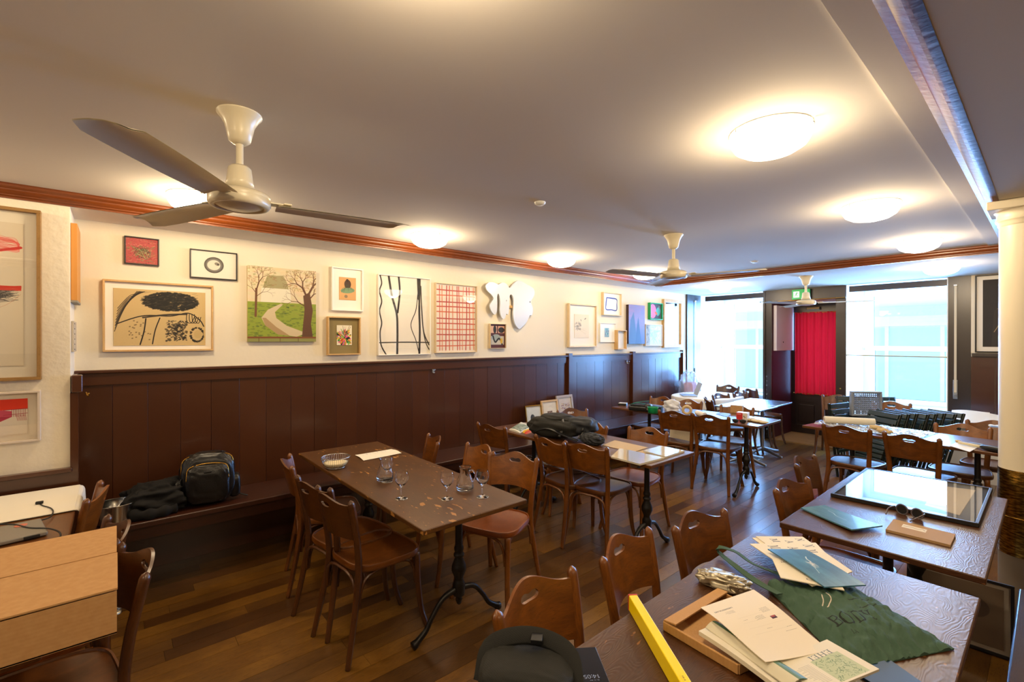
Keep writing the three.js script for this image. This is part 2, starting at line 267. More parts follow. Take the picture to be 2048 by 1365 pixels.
// moulded red-brown ceiling trim (profile: out from the wall, height)
function moulding(prof, len, mat, name, label, place) {
  const n = prof.length, pos = [], idx = [], uv = [];
  for (const s of [0, 1]) prof.forEach(([o, y], i) => { pos.push(s * len, y, o); uv.push(s * len, i * 0.012); });
  for (let i = 0; i + 1 < n; i++) idx.push(i, i + n, i + 1, i + 1, i + n, i + n + 1);
  const g = new THREE.BufferGeometry(); g.setAttribute('position', new THREE.Float32BufferAttribute(pos, 3)); g.setAttribute('uv', new THREE.Float32BufferAttribute(uv, 2)); g.setIndex(idx);
  const q = toCreasedNormals(g, 0.5); const t = struct(name, label, 'trim'); part(t, 'moulding', q, mat).material.side = THREE.DoubleSide; place(t); return t;
}
const prof = [[0, 0], [0.012, 0.0], [0.012, 0.010], [0.020, 0.016], [0.020, 0.022], [0.026, 0.028], [0.034, 0.036], [0.037, 0.044], [0.037, 0.050], [0.045, 0.056], [0.052, 0.062], [0.052, 0.072], [0.058, 0.079], [0, 0.079]];
moulding(prof, BZ - TZ + 0.1, trimMat, 'trim_1', 'reddish stained crown moulding along the picture wall', (t) => { t.position.set(NX, HS - 0.003, BZ); t.rotation.y = Math.PI / 2; });
moulding(prof, TX - NX + 0.02, trimMat, 'trim_2', 'reddish stained crown moulding across the window end', (t) => { t.position.set(NX, HS - 0.003, TZ); });
moulding(prof.map(([o, y]) => [o * 1.9, y]), BZ - TZ + 0.1, trimDark, 'trim_3', 'glossy dark red moulding along the bar side beam', (t) => { t.position.set(TX, HS - 0.003, TZ); t.rotation.y = -Math.PI / 2; });

// left wall: plaster above, brown boards below
{
  const w = struct('wall_left', 'cream plaster wall above brown painted board wainscot', 'wall');
  part(w, 'plaster', bx(WX - 0.15, WX, -0.1, HC, WZ - 0.1, JOG + 0.02), plaster);
  part(w, 'near_plaster', bx(WX - 0.15, NX, -0.1, HC, JOG, BZ + 0.1), roughPlaster);
  part(w, 'board_backing', bx(WX - 0.001, WX + 0.006, 0, 1.36, -7.55, JOG), S({ color: hex('#2a1409'), roughness: 0.8 }));
  const g = [0, 1, 2].map((k) => { const q = new RoundedBoxGeometry(0.016, 1.34, 0.1886, 1, 0.0015); q.translate(0, 0.67, 0); return grain(q, 1, k * 2.1, k); });
  let i = 0; for (let z = JOG - 0.095; z > -7.5; z -= 0.19) { const b = part(w, i ? 'board_' + String(i).padStart(3, '0') : 'board', g[i % 3], brownTones[(i * 7 + 3) % 4]); b.position.set(WX + 0.012 + rr(-0.0006, 0.0006), 0, z); b.rotation.y = rr(-0.006, 0.006); i++; }
  part(w, 'cap_rail', [bx(WX, WX + 0.034, 1.315, 1.40, -7.5, JOG, 2), grain(mv(new RoundedBoxGeometry(0.055, 0.022, 7.71, 2, 0.006), WX + 0.027, 1.405, (JOG - 7.5) / 2), 2)], brownPaint);
  for (const x of [1135, 1262, 1362]) { const z = atX(x, 700, WX).z; part(w, 'post', bx(WX + 0.002, WX + 0.06, 0.0, 1.44, z - 0.035, z + 0.035, 1), brownPaint); }
  part(w, 'end_panel', bx(WX, WX + 0.03, 0, HS, FZ, -7.62, 1), darkWood, 'tall dark wood panel in the corner');
  part(w, 'jog_panel', bx(WX, NX - 0.031, 0, 1.40, JOG - 0.022, JOG - 0.001, 1), brownPaint);
  part(w, 'jog_post', [rb(0.06, 0.105, 0.05, 0.008, NX - 0.0, 1.355, JOG - 0.03, 1), bx(NX - 0.03, NX + 0.02, 0, 1.3, JOG - 0.035, JOG, 1)], brownPaint);
  part(w, 'coat_hook', tube([[NX + 0.02, 1.30, JOG - 0.07], [NX + 0.045, 1.285, JOG - 0.075], [NX + 0.075, 1.283, JOG - 0.08], [NX + 0.092, 1.30, JOG - 0.085]], 0.0045, 10, 6), brass, 'small brass coat hook');
  part(w, 'near_dado', bx(NX, NX + 0.02, 0, 0.83, JOG, BZ, 1), brownPaint);
  part(w, 'near_dado_rail', rb(0.05, 0.026, BZ - JOG + 0.02, 0.006, NX + 0.02, 0.845, (BZ + JOG) / 2, 2), brownPaint);
  for (const [x, y] of [[866, 741], [1254, 724]]) { const p = atX(x, y, WX + 0.03); part(w, 'coat_hook', [mv(new RoundedBoxGeometry(0.006, 0.05, 0.025, 1, 0.002), p.x, p.y, p.z), tube([[p.x, p.y, p.z], [p.x + 0.03, p.y - 0.015, p.z], [p.x + 0.045, p.y + 0.01, p.z]], 0.005, 8, 6), tube([[p.x, p.y - 0.015, p.z], [p.x + 0.02, p.y - 0.035, p.z], [p.x + 0.032, p.y - 0.02, p.z]], 0.005, 8, 6)], chrome, 'small metal coat hook'); }
}
// bench along the left wall
{
  const t = thing('wall_bench', 'long brown painted bench built along the wainscot', 'bench', [-3.97, 0, -3.65]);
  const z0 = -7.45 + 3.65, z1 = JOG - 0.03 + 3.65, L = z1 - z0, x0 = WX + 0.025 + 3.97, x1 = -3.73 + 3.97;
  part(t, 'seat', rb(x1 - x0, 0.038, L, 0.008, (x0 + x1) / 2, 0.447, (z0 + z1) / 2, 2), benchMat);
  part(t, 'apron', bx(x1 - 0.055, x1 - 0.03, 0.35, 0.43, z0, z1, 2), benchMat);
  for (let k = 0; k < 6; k++) { const z = z1 - 0.16 - k * (L - 0.3) / 5; part(t, 'leg', bx(x0 + 0.03, x1 - 0.056, 0, 0.428, z - 0.02, z + 0.02, 1), benchMat); part(t, 'leg', bx(x1 - 0.06, x1 - 0.02, 0, 0.351, z - 0.03, z + 0.03, 1), benchMat); }
  part(t, 'kick_board', bx(x0, x0 + 0.02, 0.0, 0.428, z0, z1, 2), brownPaint);
}
// far wall with two deep window niches and a recessed door
const DX0 = -2.97, DX1 = -2.087, W1 = [-4.2, -3.09], W2 = [-1.97, -0.87];
{
  const w = struct('wall_back', 'window wall of dark wood posts and white niches', 'wall');
  part(w, 'post', bx(W1[1], DX0, 0, HS, FZ - 0.9, FZ, 1), darkWood);
  part(w, 'post_edge', bx(DX0 - 0.035, DX0 + 0.006, 0, 2.2, FZ, FZ + 0.02, 1), darkWood);
  part(w, 'post_trim', bx(W1[1] - 0.004, W1[1] + 0.03, 0, HS, FZ, FZ + 0.025, 1), darkWood);
  part(w, 'post', bx(DX1, W2[0], 0, HS, FZ - 0.9, FZ, 1), darkWood);
  part(w, 'niche_side', [bx(W1[1] - 0.012, W1[1] - 0.004, 0, HS, WZ, FZ - 0.01, 1), bx(W2[0] + 0.004, W2[0] + 0.012, 0, HS, WZ, FZ - 0.01, 1), bx(W1[0] + 0.001, W1[0] + 0.012, 0, HS, WZ, FZ - 0.001, 1), bx(W2[1] - 0.012, W2[1] - 0.002, 0, HS, WZ, FZ - 0.01, 1)], white);
  part(w, 'header', bx(W1[1], W2[0], 2.24, HS, FZ - 0.04, FZ + 0.012), darkWood);
  part(w, 'shutter_box', [bx(W1[0] + 0.1, W1[1] - 0.004, 2.315, HS - 0.02, FZ - 0.06, FZ - 0.02), bx(W2[0] + 0.04, W2[1] + 0.004, 2.315, HS - 0.02, FZ - 0.06, FZ - 0.02)], darkWood);
  part(w, 'side_panel', bx(W2[1], -0.66, 0, HS, FZ - 0.9, FZ + 0.01, 1), darkWood);
  part(w, 'masonry', bx(-0.66, RX, 0, HS, FZ - 0.9, FZ, 1), plaster);
  let i = 0; for (let x = -0.66; x < 0.6; x += 0.21) { part(w, i ? 'board_' + String(i).padStart(3, '0') : 'board', bx(x + 0.002, x + 0.208, 0, 1.41, FZ + 0.0, FZ + 0.018, 1), brownTones[i % 4]); i++; }
  part(w, 'dado_rail', rb(1.3, 0.045, 0.05, 0.006, 0, 1.43, FZ + 0.02), darkWood);
  part(w, 'sill_wall', [bx(W1[0], W1[1], 0, 0.60, WZ - 0.08, WZ + 0.02), bx(W2[0], W2[1], 0, 0.60, WZ - 0.08, WZ + 0.02)], white);
  part(w, 'window_sill', [rb(W1[1] - W1[0] - 0.03, 0.03, 0.22, 0.008, (W1[0] + W1[1]) / 2, 0.615, WZ + 0.1), rb(W2[1] - W2[0] - 0.03, 0.03, 0.22, 0.008, (W2[0] + W2[1]) / 2, 0.615, WZ + 0.1)], whiteGloss);
  part(w, 'outer_wall', [bx(WX - 0.15, W1[0], -0.1, HC, WZ - 0.1, FZ), bx(DX0 - 0.1, W2[0], 2.24, HC, WZ - 0.1, FZ - 0.04)], plaster);
}
// roller shutter straps
for (const [n, x, z, lab] of [[0, 1390, null, 'cream roller shutter strap on the corner panel beside the wall pictures'], [1, 1911, FZ + 0.02, 'cream roller shutter strap beside the framed dark etching']]) {
  const p = n ? atZ(x, 600, z) : atX(x, 600, WX + 0.036), t = thing('shutter_strap', lab, 'strap', [p.x, 0.93, p.z], n ? 0 : Math.PI / 2);
  part(t, 'strap', rb(0.024, 1.36, 0.004, 0.001, 0, 0.70, 0.010, 1), S({ color: hex('#d8cdb4'), roughness: 0.8 }));
  part(t, 'winder', [rb(0.045, 0.24, 0.008, 0.003, 0, 0.06, 0.002, 1), rb(0.03, 0.05, 0.012, 0.003, 0, -0.02, 0.003, 1)], chrome); part(t, 'guide', rb(0.034, 0.02, 0.02, 0.004, 0, 1.38, 0.006), whiteGloss);
}
// windows
[[W1, 1, 'white sash window beside the picture wall, bright with daylight'], [W2, 2, 'white sash window behind the stacked folding chairs, bright with daylight']].forEach(([w, n, lab]) => {
  const t = struct('window_' + n, lab, 'window'); const x0 = w[0] + (n === 1 ? 0.16 : 0.1), x1 = w[1] - 0.01, y0 = 0.63, y1 = 2.40, ym = 1.50, z = WZ;
  part(t, 'outer_frame', [bx(w[0], x0, 0.6, HC, z - 0.06, z + 0.04, 1), bx(x0, x1, y1 - 0.06, HC, z - 0.06, z + 0.03), bx(x0, x1, 0.6, y0 + 0.03, z - 0.06, z + 0.03), bx(x1 - 0.05, w[1], 0.6, HC, z - 0.06, z + 0.03, 1), bx(x0, x1, 0.6, 0.62, z - 0.1, z + 0.03)], whiteGloss);
  const sash = (a, b, dz, f) => { const s = part(t, 'sash', [bx(x0, x0 + f, a, b, z - 0.03 + dz, z + 0.015 + dz, 1), bx(x1 - 0.05 - f, x1 - 0.05, a, b, z - 0.03 + dz, z + 0.015 + dz, 1), bx(x0 + f, x1 - 0.05 - f, a, a + f, z - 0.03 + dz, z + 0.015 + dz), bx(x0 + f, x1 - 0.05 - f, b - f, b, z - 0.03 + dz, z + 0.015 + dz)], whiteGloss); part(s, 'pane', B(x0 + f, x1 - 0.05 - f, a + f, b - f, z - 0.008 + dz, z - 0.004 + dz), glass); part(s, 'seal', [B(x0 + f, x0 + f + 0.006, a + f, b - f, z + dz, z + 0.01 + dz), B(x0 + f, x1 - 0.05 - f, a + f, a + f + 0.006, z + dz, z + 0.01 + dz)], black); };
  sash(ym - 0.05, y1 - 0.06, 0, 0.035); sash(y0 + 0.03, ym + 0.02, 0.045, 0.06);
  part(t, 'latch', [mv(cyl(0.012, 0.012, 0, 0.03, 10), w[0] + 0.06, 1.46, z + 0.22), rb(0.02, 0.05, 0.02, 0.004, w[0] + 0.03, 1.48, z + 0.22)], chrome);
});
for (const [x0, x1, y, z, lab, n] of [[W2[0] + 0.012, W2[1] - 0.012, 1.395, FZ - 0.03, 'thin brass cafe curtain rod across the window behind folding chairs', 1], [W1[1] - 0.03, W2[0] + 0.02, 2.235, FZ + 0.06, 'brass curtain rod above the recessed entrance door', 2]]) {
  const t = thing('curtain_rod', lab, 'rod', [(x0 + x1) / 2, y, z]); const h = (x1 - x0) / 2; part(t, 'rod', mv(new THREE.CylinderGeometry(0.007, 0.007, h * 2, 10), 0, 0, 0, 0, 0, Math.PI / 2), brass);
  for (const s of [-1, 1]) part(t, n === 2 ? 'finial' : 'bracket', n === 2 ? [mv(new THREE.SphereGeometry(0.014, 10, 8), s * h, 0, 0), mv(rb(0.014, 0.014, 0.05, 0.004), s * (h - 0.05), 0, -0.025)] : mv(new THREE.CylinderGeometry(0.014, 0.014, 0.01, 10), s * (h - 0.004), 0, 0, 0, 0, Math.PI / 2), n === 2 ? chrome : brass);
}
// door
{
  const t = struct('door_1', 'dark panelled entrance door with a curtained glass light', 'door'); const z = -8.95;
  part(t, 'leaf', [bx(DX0, DX0 + 0.07, 0.01, 2.24, z - 0.05, z, 1), bx(DX1 - 0.09, DX1, 0.01, 2.24, z - 0.05, z, 1), bx(DX0 + 0.07, DX1 - 0.09, 2.08, 2.24, z - 0.05, z), bx(DX0 + 0.07, DX1 - 0.09, 0.56, 0.72, z - 0.05, z), bx(DX0 + 0.07, DX1 - 0.09, 0.01, 0.16, z - 0.05, z), bx(-2.57, -2.50, 0.16, 0.56, z - 0.05, z, 1)], doorWood);
  for (const [a, b] of [[DX0 + 0.07, -2.57], [-2.50, DX1 - 0.09]]) part(t, 'panel', [bx(a, b, 0.16, 0.56, z - 0.04, z - 0.02, 1), rb(b - a - 0.09, 0.3, 0.02, 0.008, (a + b) / 2, 0.36, z - 0.014, 1)], doorWood);
  part(t, 'pane', B(DX0 + 0.07, DX1 - 0.09, 0.72, 2.08, z - 0.03, z - 0.026), glass);
  part(t, 'threshold', rb(DX1 - DX0, 0.024, FZ - z + 0.05, 0.004, (DX0 + DX1) / 2, 0.008, (FZ + z) / 2 + 0.02), S({ map: woodTex(rgb('#9c7644'), rgb('#b08a55'), rgb('#735127'), { size: 0.9, fine: 50 }), roughness: 0.6 }), 'worn tan wooden threshold');
  part(t, 'side_lining', bx(DX0 - 0.001, DX0 + 0.008, 0.02, 2.24, z, FZ - 0.02, 1), S({ color: hex('#4a1520'), roughness: 0.6 }));
  part(t, 'closer', rb(0.2, 0.05, 0.05, 0.01, -2.62, 2.15, z + 0.03), S({ color: hex('#6b5a40'), roughness: 0.4, metalness: 0.6 }));
  part(t, 'chain', Array.from({ length: 14 }, (_, i) => mv(new THREE.TorusGeometry(0.010, 0.0025, 5, 8), W1[1] + 0.055, 1.02 - i * 0.072, FZ + 0.022, (i % 2) * 1.2)), chrome, 'thin hanging chain');
  for (const [x, y] of [[DX0 + 0.05, 0.70], [DX0 + 0.045, 2.09], [DX1 + 0.06, 0.9]]) part(t, 'peg', mv(new THREE.SphereGeometry(0.012, 8, 6), x, y, x > DX1 ? FZ + 0.02 : z + 0.01), brass);
  const box = thing('meter_box', 'pinkish white wall cabinet on the side of the door recess', 'cabinet', [DX0 + 0.008, 1.44, (FZ + z) / 2], 0); part(box, 'body', rb(0.05, 0.74, 0.76, 0.006, 0.026, 0.37, 0), S({ color: hex('#dccfcf'), roughness: 0.5 })); part(box, 'keyhole', mv(new THREE.CylinderGeometry(0.012, 0.012, 0.006, 10), 0.053, 0.14, 0.1, 0, 0, Math.PI / 2), black);
}
// red curtain
{
  const x0 = DX0 + 0.075, x1 = DX1 - 0.005, y0 = 0.69, y1 = 2.09, nx = 120, ny = 10, pos = [], idx = [], uv = [];
  for (let j = 0; j <= ny; j++) for (let i = 0; i <= nx; i++) { const u = i / nx, v = j / ny, f = Math.sin(u * 95 + 1.4 * fbm(u * 6, v * 1.2)) * 0.010 + Math.sin(u * 41 + v) * 0.008 + fbm(u * 9, v * 2) * 0.006; pos.push(x0 + (x1 - x0) * u - (x0 + x1) / 2 + 0, y0 + (y1 - y0) * v - y0 + Math.sin(u * 20) * 0.006 * (v < 0.1 ? 1 : 0), f * (0.5 + 0.5 * Math.abs(v - 0.5) + 0.3)); uv.push(u, v); }
  for (let j = 0; j < ny; j++) for (let i = 0; i < nx; i++) { const a = j * (nx + 1) + i, b = a + nx + 1; idx.push(a, a + 1, b, a + 1, b + 1, b); }
  const g = new THREE.BufferGeometry(); g.setAttribute('position', new THREE.Float32BufferAttribute(pos, 3)); g.setAttribute('uv', new THREE.Float32BufferAttribute(uv, 2)); g.setIndex(idx); g.computeVertexNormals();
  const t = thing('door_curtain', 'gathered bright red curtain over the entrance door glass', 'curtain', [(x0 + x1) / 2, y0, -8.915]);
  part(t, 'cloth', g, P({ color: hex('#c4101e'), roughness: 1, transmission: 0.16, thickness: 0, side: THREE.DoubleSide }));
  for (const y of [0.012, y1 - y0 - 0.012]) part(t, 'rod', mv(new THREE.CylinderGeometry(0.005, 0.005, x1 - x0, 8), 0, y, -0.004, 0, 0, Math.PI / 2), brass);
}
// exit sign
{
  const tex = cv(512, 320, (g, w, h) => {
    fill(g, w, h, '#0fa552'); g.fillStyle = '#f4fff8'; g.fillRect(40, 60, 175, 200); g.fillStyle = '#0fa552';
    ell(g, 146, 96, 15, 15, '#0fa552'); line(g, [[140, 118], [118, 168]], '#0fa552', 24); line(g, [[138, 122], [172, 140], [186, 126]], '#0fa552', 11); line(g, [[136, 122], [104, 130], [94, 152]], '#0fa552', 11); line(g, [[120, 168], [150, 190], [148, 226]], '#0fa552', 14); line(g, [[116, 172], [98, 206], [64, 208]], '#0fa552', 14);
    g.fillStyle = '#f4fff8'; g.fillRect(366, 60, 30, 130); blob(g, [[310, 150], [381, 262], [452, 150], [420, 150], [381, 200], [342, 150]], '#f4fff8');
  });
  const p = V(-2.53, 2.245, FZ + 0.05), t = thing('exit_sign', 'green emergency exit sign with running figure and arrow', 'sign', p);
  part(t, 'housing', rb(0.25, 0.155, 0.03, 0.004, 0, 0.078, 0), S({ color: hex('#0d8a45'), roughness: 0.5 }));
  part(t, 'face', mv(new THREE.PlaneGeometry(0.244, 0.15), 0, 0.078, 0.0155), S({ map: tex, emissiveMap: tex, emissive: hex('#ffffff'), emissiveIntensity: 0.35, roughness: 0.4 }));
}
// rest of the room behind and beside the camera
{
  let w = struct('wall_right', 'cream plaster wall of the bar side', 'wall'); part(w, 'plaster', bx(RX, RX + 0.15, -0.1, HC, FZ - 0.9, BZ + 0.1, 1), plaster); part(w, 'dado', bx(RX - 0.02, RX, 0, 1.4, FZ, BZ, 1), brownPaint);
  w = struct('wall_front', 'cream plaster wall opposite the windows', 'wall'); part(w, 'plaster', bx(WX - 0.1, RX + 0.1, -0.1, HC, BZ, BZ + 0.15), plaster); part(w, 'dado', bx(NX, RX, 0, 0.85, BZ - 0.02, BZ), brownPaint);
}
// column
{
  const p = V(-0.098, 0, -4.0), t = thing('iron_column', 'cream painted iron column with a brass sleeve band', 'column', p);
  part(t, 'shaft', cyl(0.112, 0.112, 0.86, 2.30, 40), creamPaint);
  part(t, 'sleeve', [cyl(0.1145, 0.1145, 0.38, 0.87, 40), mv(new THREE.TorusGeometry(0.1145, 0.004, 8, 40), 0, 0.60, 0, 0, Math.PI / 2)], agedBrass, 'aged brass sleeve');
  part(t, 'lower_shaft', lathe([[0.112, 0.38], [0.113, 0.06], [0.118, 0.03], [0.118, 0], [0, 0]], 40), S({ color: hex('#8d8274'), roughness: 0.5 }));
  part(t, 'capital', lathe([[0.112, 2.28], [0.118, 2.29], [0.118, 2.305], [0.126, 2.31], [0.128, 2.32], [0.122, 2.33], [0.124, 2.36], [0.14, 2.375], [0.145, 2.418], [0, 2.418]], 40), creamPaint);
  part(t, 'abacus', rb(0.31, 0.05, 0.31, 0.006, 0, 2.394, 0), creamPaint);
}
// bench by the column (only its edge shows)
{
  const t = thing('side_bench', 'dark varnished wooden bench whose edge passes the brass column foot', 'bench', [0.12, 0, -2.0]);
  part(t, 'seat', rb(0.44, 0.04, 2.4, 0.008, 0, 0.44, 0, 2), benchMat); for (const z of [-1.0, 0, 1.0]) part(t, 'leg', bx(-0.02, 0.16, 0, 0.42, z - 0.02, z + 0.02, 1), benchMat);
}
// street outside
{
  const g = struct('street_ground', 'pale paving outside the windows', 'ground'); part(g, 'paving', bx(-16, 10, -0.3, -0.15, -24, WZ - 0.12), S({ color: hex('#c9c9c6'), roughness: 0.9 }));
  const c = thing('street_canopy', 'white market canopy with rolled awning outside the windows', 'canopy', [-2.5, -0.15, -11.2]);
  part(c, 'rolled_awning', mv(new THREE.CylinderGeometry(0.15, 0.15, 9, 16), 0, 2.52, 0.5, 0, 0, Math.PI / 2), white);
  part(c, 'beam', bx(-4.5, 4.5, 2.03, 2.22, -0.3, -0.15), white);
  for (let k = 0; k < 3; k++) part(c, 'roof_slat', mv(bx(-4.5, 4.5, 0, 0.04, -0.12, 0.12), 0, 2.85 + k * 0.14, 0.4 - k * 0.35, 0, 0.2), S({ color: hex('#b9bcc0'), roughness: 0.6 }));
  for (let x = -4.4; x <= 4.4; x += 0.8) part(c, 'post', bx(x - 0.03, x + 0.03, 0, 2.05, -0.26, -0.2, 1), white);
  for (let x = -4.4; x < 4; x += 0.8) part(c, 'screen', bx(x + 0.03, x + 0.77, 0.1, 2.0, -0.24, -0.235, 1), S({ color: hex('#c6dfe4'), roughness: 0.4 }));
  const b = thing('street_building', 'pale building front across the street', 'building', [-3, -0.15, -19]); part(b, 'front', bx(-10, 10, 0, 5.6, -0.3, 0), S({ color: hex('#d8dad8'), roughness: 0.9 })); for (let k = 0; k < 7; k++) part(b, 'window', bx(-8.4 + k * 2.5, -7.2 + k * 2.5, 3.4, 5.2, 0, 0.05), S({ color: hex('#7d8d99'), roughness: 0.3 }));
}

// ------------------------------------------------------------------ ceiling lamps
{
  const R = 0.155, dome = lathe([[0, -0.105], [0.05, -0.102], [0.1, -0.09], [0.135, -0.068], [0.15, -0.042], [R, -0.02], [R, -0.004]], 36), glow = S({ color: hex('#fff6e6'), emissive: new THREE.Color().setRGB(1, 0.86, 0.62), emissiveIntensity: LAMP_GLOW, roughness: 0.3 });
  const rim = lathe([[R + 0.001, 0], [R + 0.001, -0.003], [R - 0.002, -0.004]], 36), clip = [0, 1, 2].map((k) => mv(rb(0.006, 0.016, 0.012, 0.002, 0, 0, 0), Math.cos(k * 2.09) * (R + 0.004), -0.012, Math.sin(k * 2.09) * (R + 0.004)));
  const lamp = (x, y, z, label, group) => {
    const t = thing('ceiling_lamp', label, 'lamp', [x, y, z], 0, group);
    part(t, 'dome', dome, glow); part(t, 'rim', rim, whiteGloss); clip.forEach((c) => part(t, 'clip', c, chrome));
    const l = new THREE.PointLight(LAMP_COLOR, LAMP_CD); l.position.set(0, -0.038, 0); l.castShadow = true; l.shadow.radius = 5; l.name = 'lamp_light'; t.add(l);
  };
  const LX = -3.40, RXx = -0.77;
  for (const z of [-0.38, -2.0, -3.6, -5.15, 1.25]) lamp(LX, HC, z, 'glowing white dome ceiling lamp in the row beside the picture wall moulding', 'dome lamps along the picture wall');
  for (const z of [-0.45, -2.08, -3.72, -5.38, 1.2]) lamp(RXx, HC, z, 'glowing white dome ceiling lamp in the row beside the dark beam moulding', 'dome lamps along the beam');
  for (const z of [-0.9, -3.9]) lamp(1.6, HS, z, 'glowing white dome ceiling lamp on the bar side beyond the dark beam', 'dome lamps on the bar side');
  lamp(-3.18, HS, -6.75, 'glowing white dome ceiling lamp over the white table by the window', undefined); lamp(-0.78, HS, -6.75, 'glowing white dome ceiling lamp above the stacked folding chairs', undefined);
}
// ------------------------------------------------------------------ ceiling fans
{
  const fan = (x, y, z, turn, label) => {
    const t = thing('ceiling_fan', label, 'fan', [x, y, z], 0);
    part(t, 'canopy', lathe([[0.078, 0], [0.078, -0.006], [0.066, -0.02], [0.052, -0.045], [0.045, -0.075], [0.038, -0.105], [0.022, -0.118], [0, -0.118]], 28), fanMat);
    part(t, 'downrod', cyl(0.013, 0.013, -0.215, -0.11, 14), fanMat);
    part(t, 'motor_cover', lathe([[0, -0.20], [0.03, -0.202], [0.04, -0.212], [0.046, -0.26], [0.052, -0.295], [0.0, -0.295]], 28), fanMat);
    part(t, 'motor', lathe([[0.04, -0.297], [0.085, -0.302], [0.106, -0.312], [0.108, -0.322], [0.104, -0.324], [0.108, -0.328], [0.107, -0.352], [0.098, -0.362], [0.088, -0.362], [0.082, -0.356], [0.05, -0.368], [0, -0.37]], 36), fanMat);
    for (let k = 0; k < 3; k++) {
      const a = turn + k * Math.PI * 2 / 3, out = [], n = 16;
      const pos = [], idx = [], uv = []; for (const s of [1, -1]) for (let i = 0; i <= n; i++) { const u = i / n, r = 0.13 + u * 0.53, w = 0.058 + 0.012 * Math.sin(u * 2.2) - (u > 0.94 ? (u - 0.94) * 0.35 : 0); for (let j = 0; j <= 4; j++) { const v = j / 4 * 2 - 1; const sk = v * 0.03 * (u > 0.9 ? (u - 0.9) * 10 : 0); pos.push(r + sk, -v * w * 0.06 - Math.abs(v) ** 2 * 0.012 + s * 0.0015, v * w); uv.push(r, v * w); } }
      const q = (s, i, j) => (s ? 0 : (n + 1) * 5) + i * 5 + j; for (let i = 0; i < n; i++) for (let j = 0; j < 4; j++) { idx.push(q(1, i, j), q(1, i, j + 1), q(1, i + 1, j), q(1, i + 1, j), q(1, i, j + 1), q(1, i + 1, j + 1)); idx.push(q(0, i, j), q(0, i + 1, j), q(0, i, j + 1), q(0, i + 1, j), q(0, i + 1, j + 1), q(0, i, j + 1)); }
      const g = new THREE.BufferGeometry(); g.setAttribute('position', new THREE.Float32BufferAttribute(pos, 3)); g.setAttribute('uv', new THREE.Float32BufferAttribute(uv, 2)); g.setIndex(idx); g.computeVertexNormals();
      const bl = part(t, 'blade', g, fanMat); bl.position.y = -0.335; bl.rotation.y = a;
      const arm = part(bl, 'blade_arm', [rb(0.10, 0.006, 0.045, 0.002, 0.13, 0.004, 0), rb(0.03, 0.006, 0.075, 0.002, 0.165, 0.004, 0)], fanMat);
    }
  };
  fan(-2.05, HC, -0.365, Math.atan2(-0.38, 0.52), 'cream three-blade ceiling fan above the wine glass table');
  fan(-2.06, HC, -3.54, Math.atan2(0.2, 0.62), 'cream three-blade ceiling fan above the backpack table');
  const t3 = fan(-2.02, HS, -6.6, Math.atan2(0.1, 1) + 0.1, 'cream three-blade ceiling fan in front of the exit sign');
  const s = atY(1080, 405, HC); const d = thing('smoke_detector', 'small white round ceiling detector between the fans', 'detector', [s.x, HC, s.z]); part(d, 'body', lathe([[0, -0.02], [0.02, -0.02], [0.034, -0.01], [0.036, 0]], 20), whiteGloss);
  const s2 = atY(1509, 523, HC); const d2 = thing('ceiling_sensor', 'tiny white ceiling sensor near the window end moulding', 'sensor', [s2.x, HC, s2.z]); part(d2, 'body', lathe([[0, -0.018], [0.025, -0.016], [0.045, 0]], 20), whiteGloss);
}

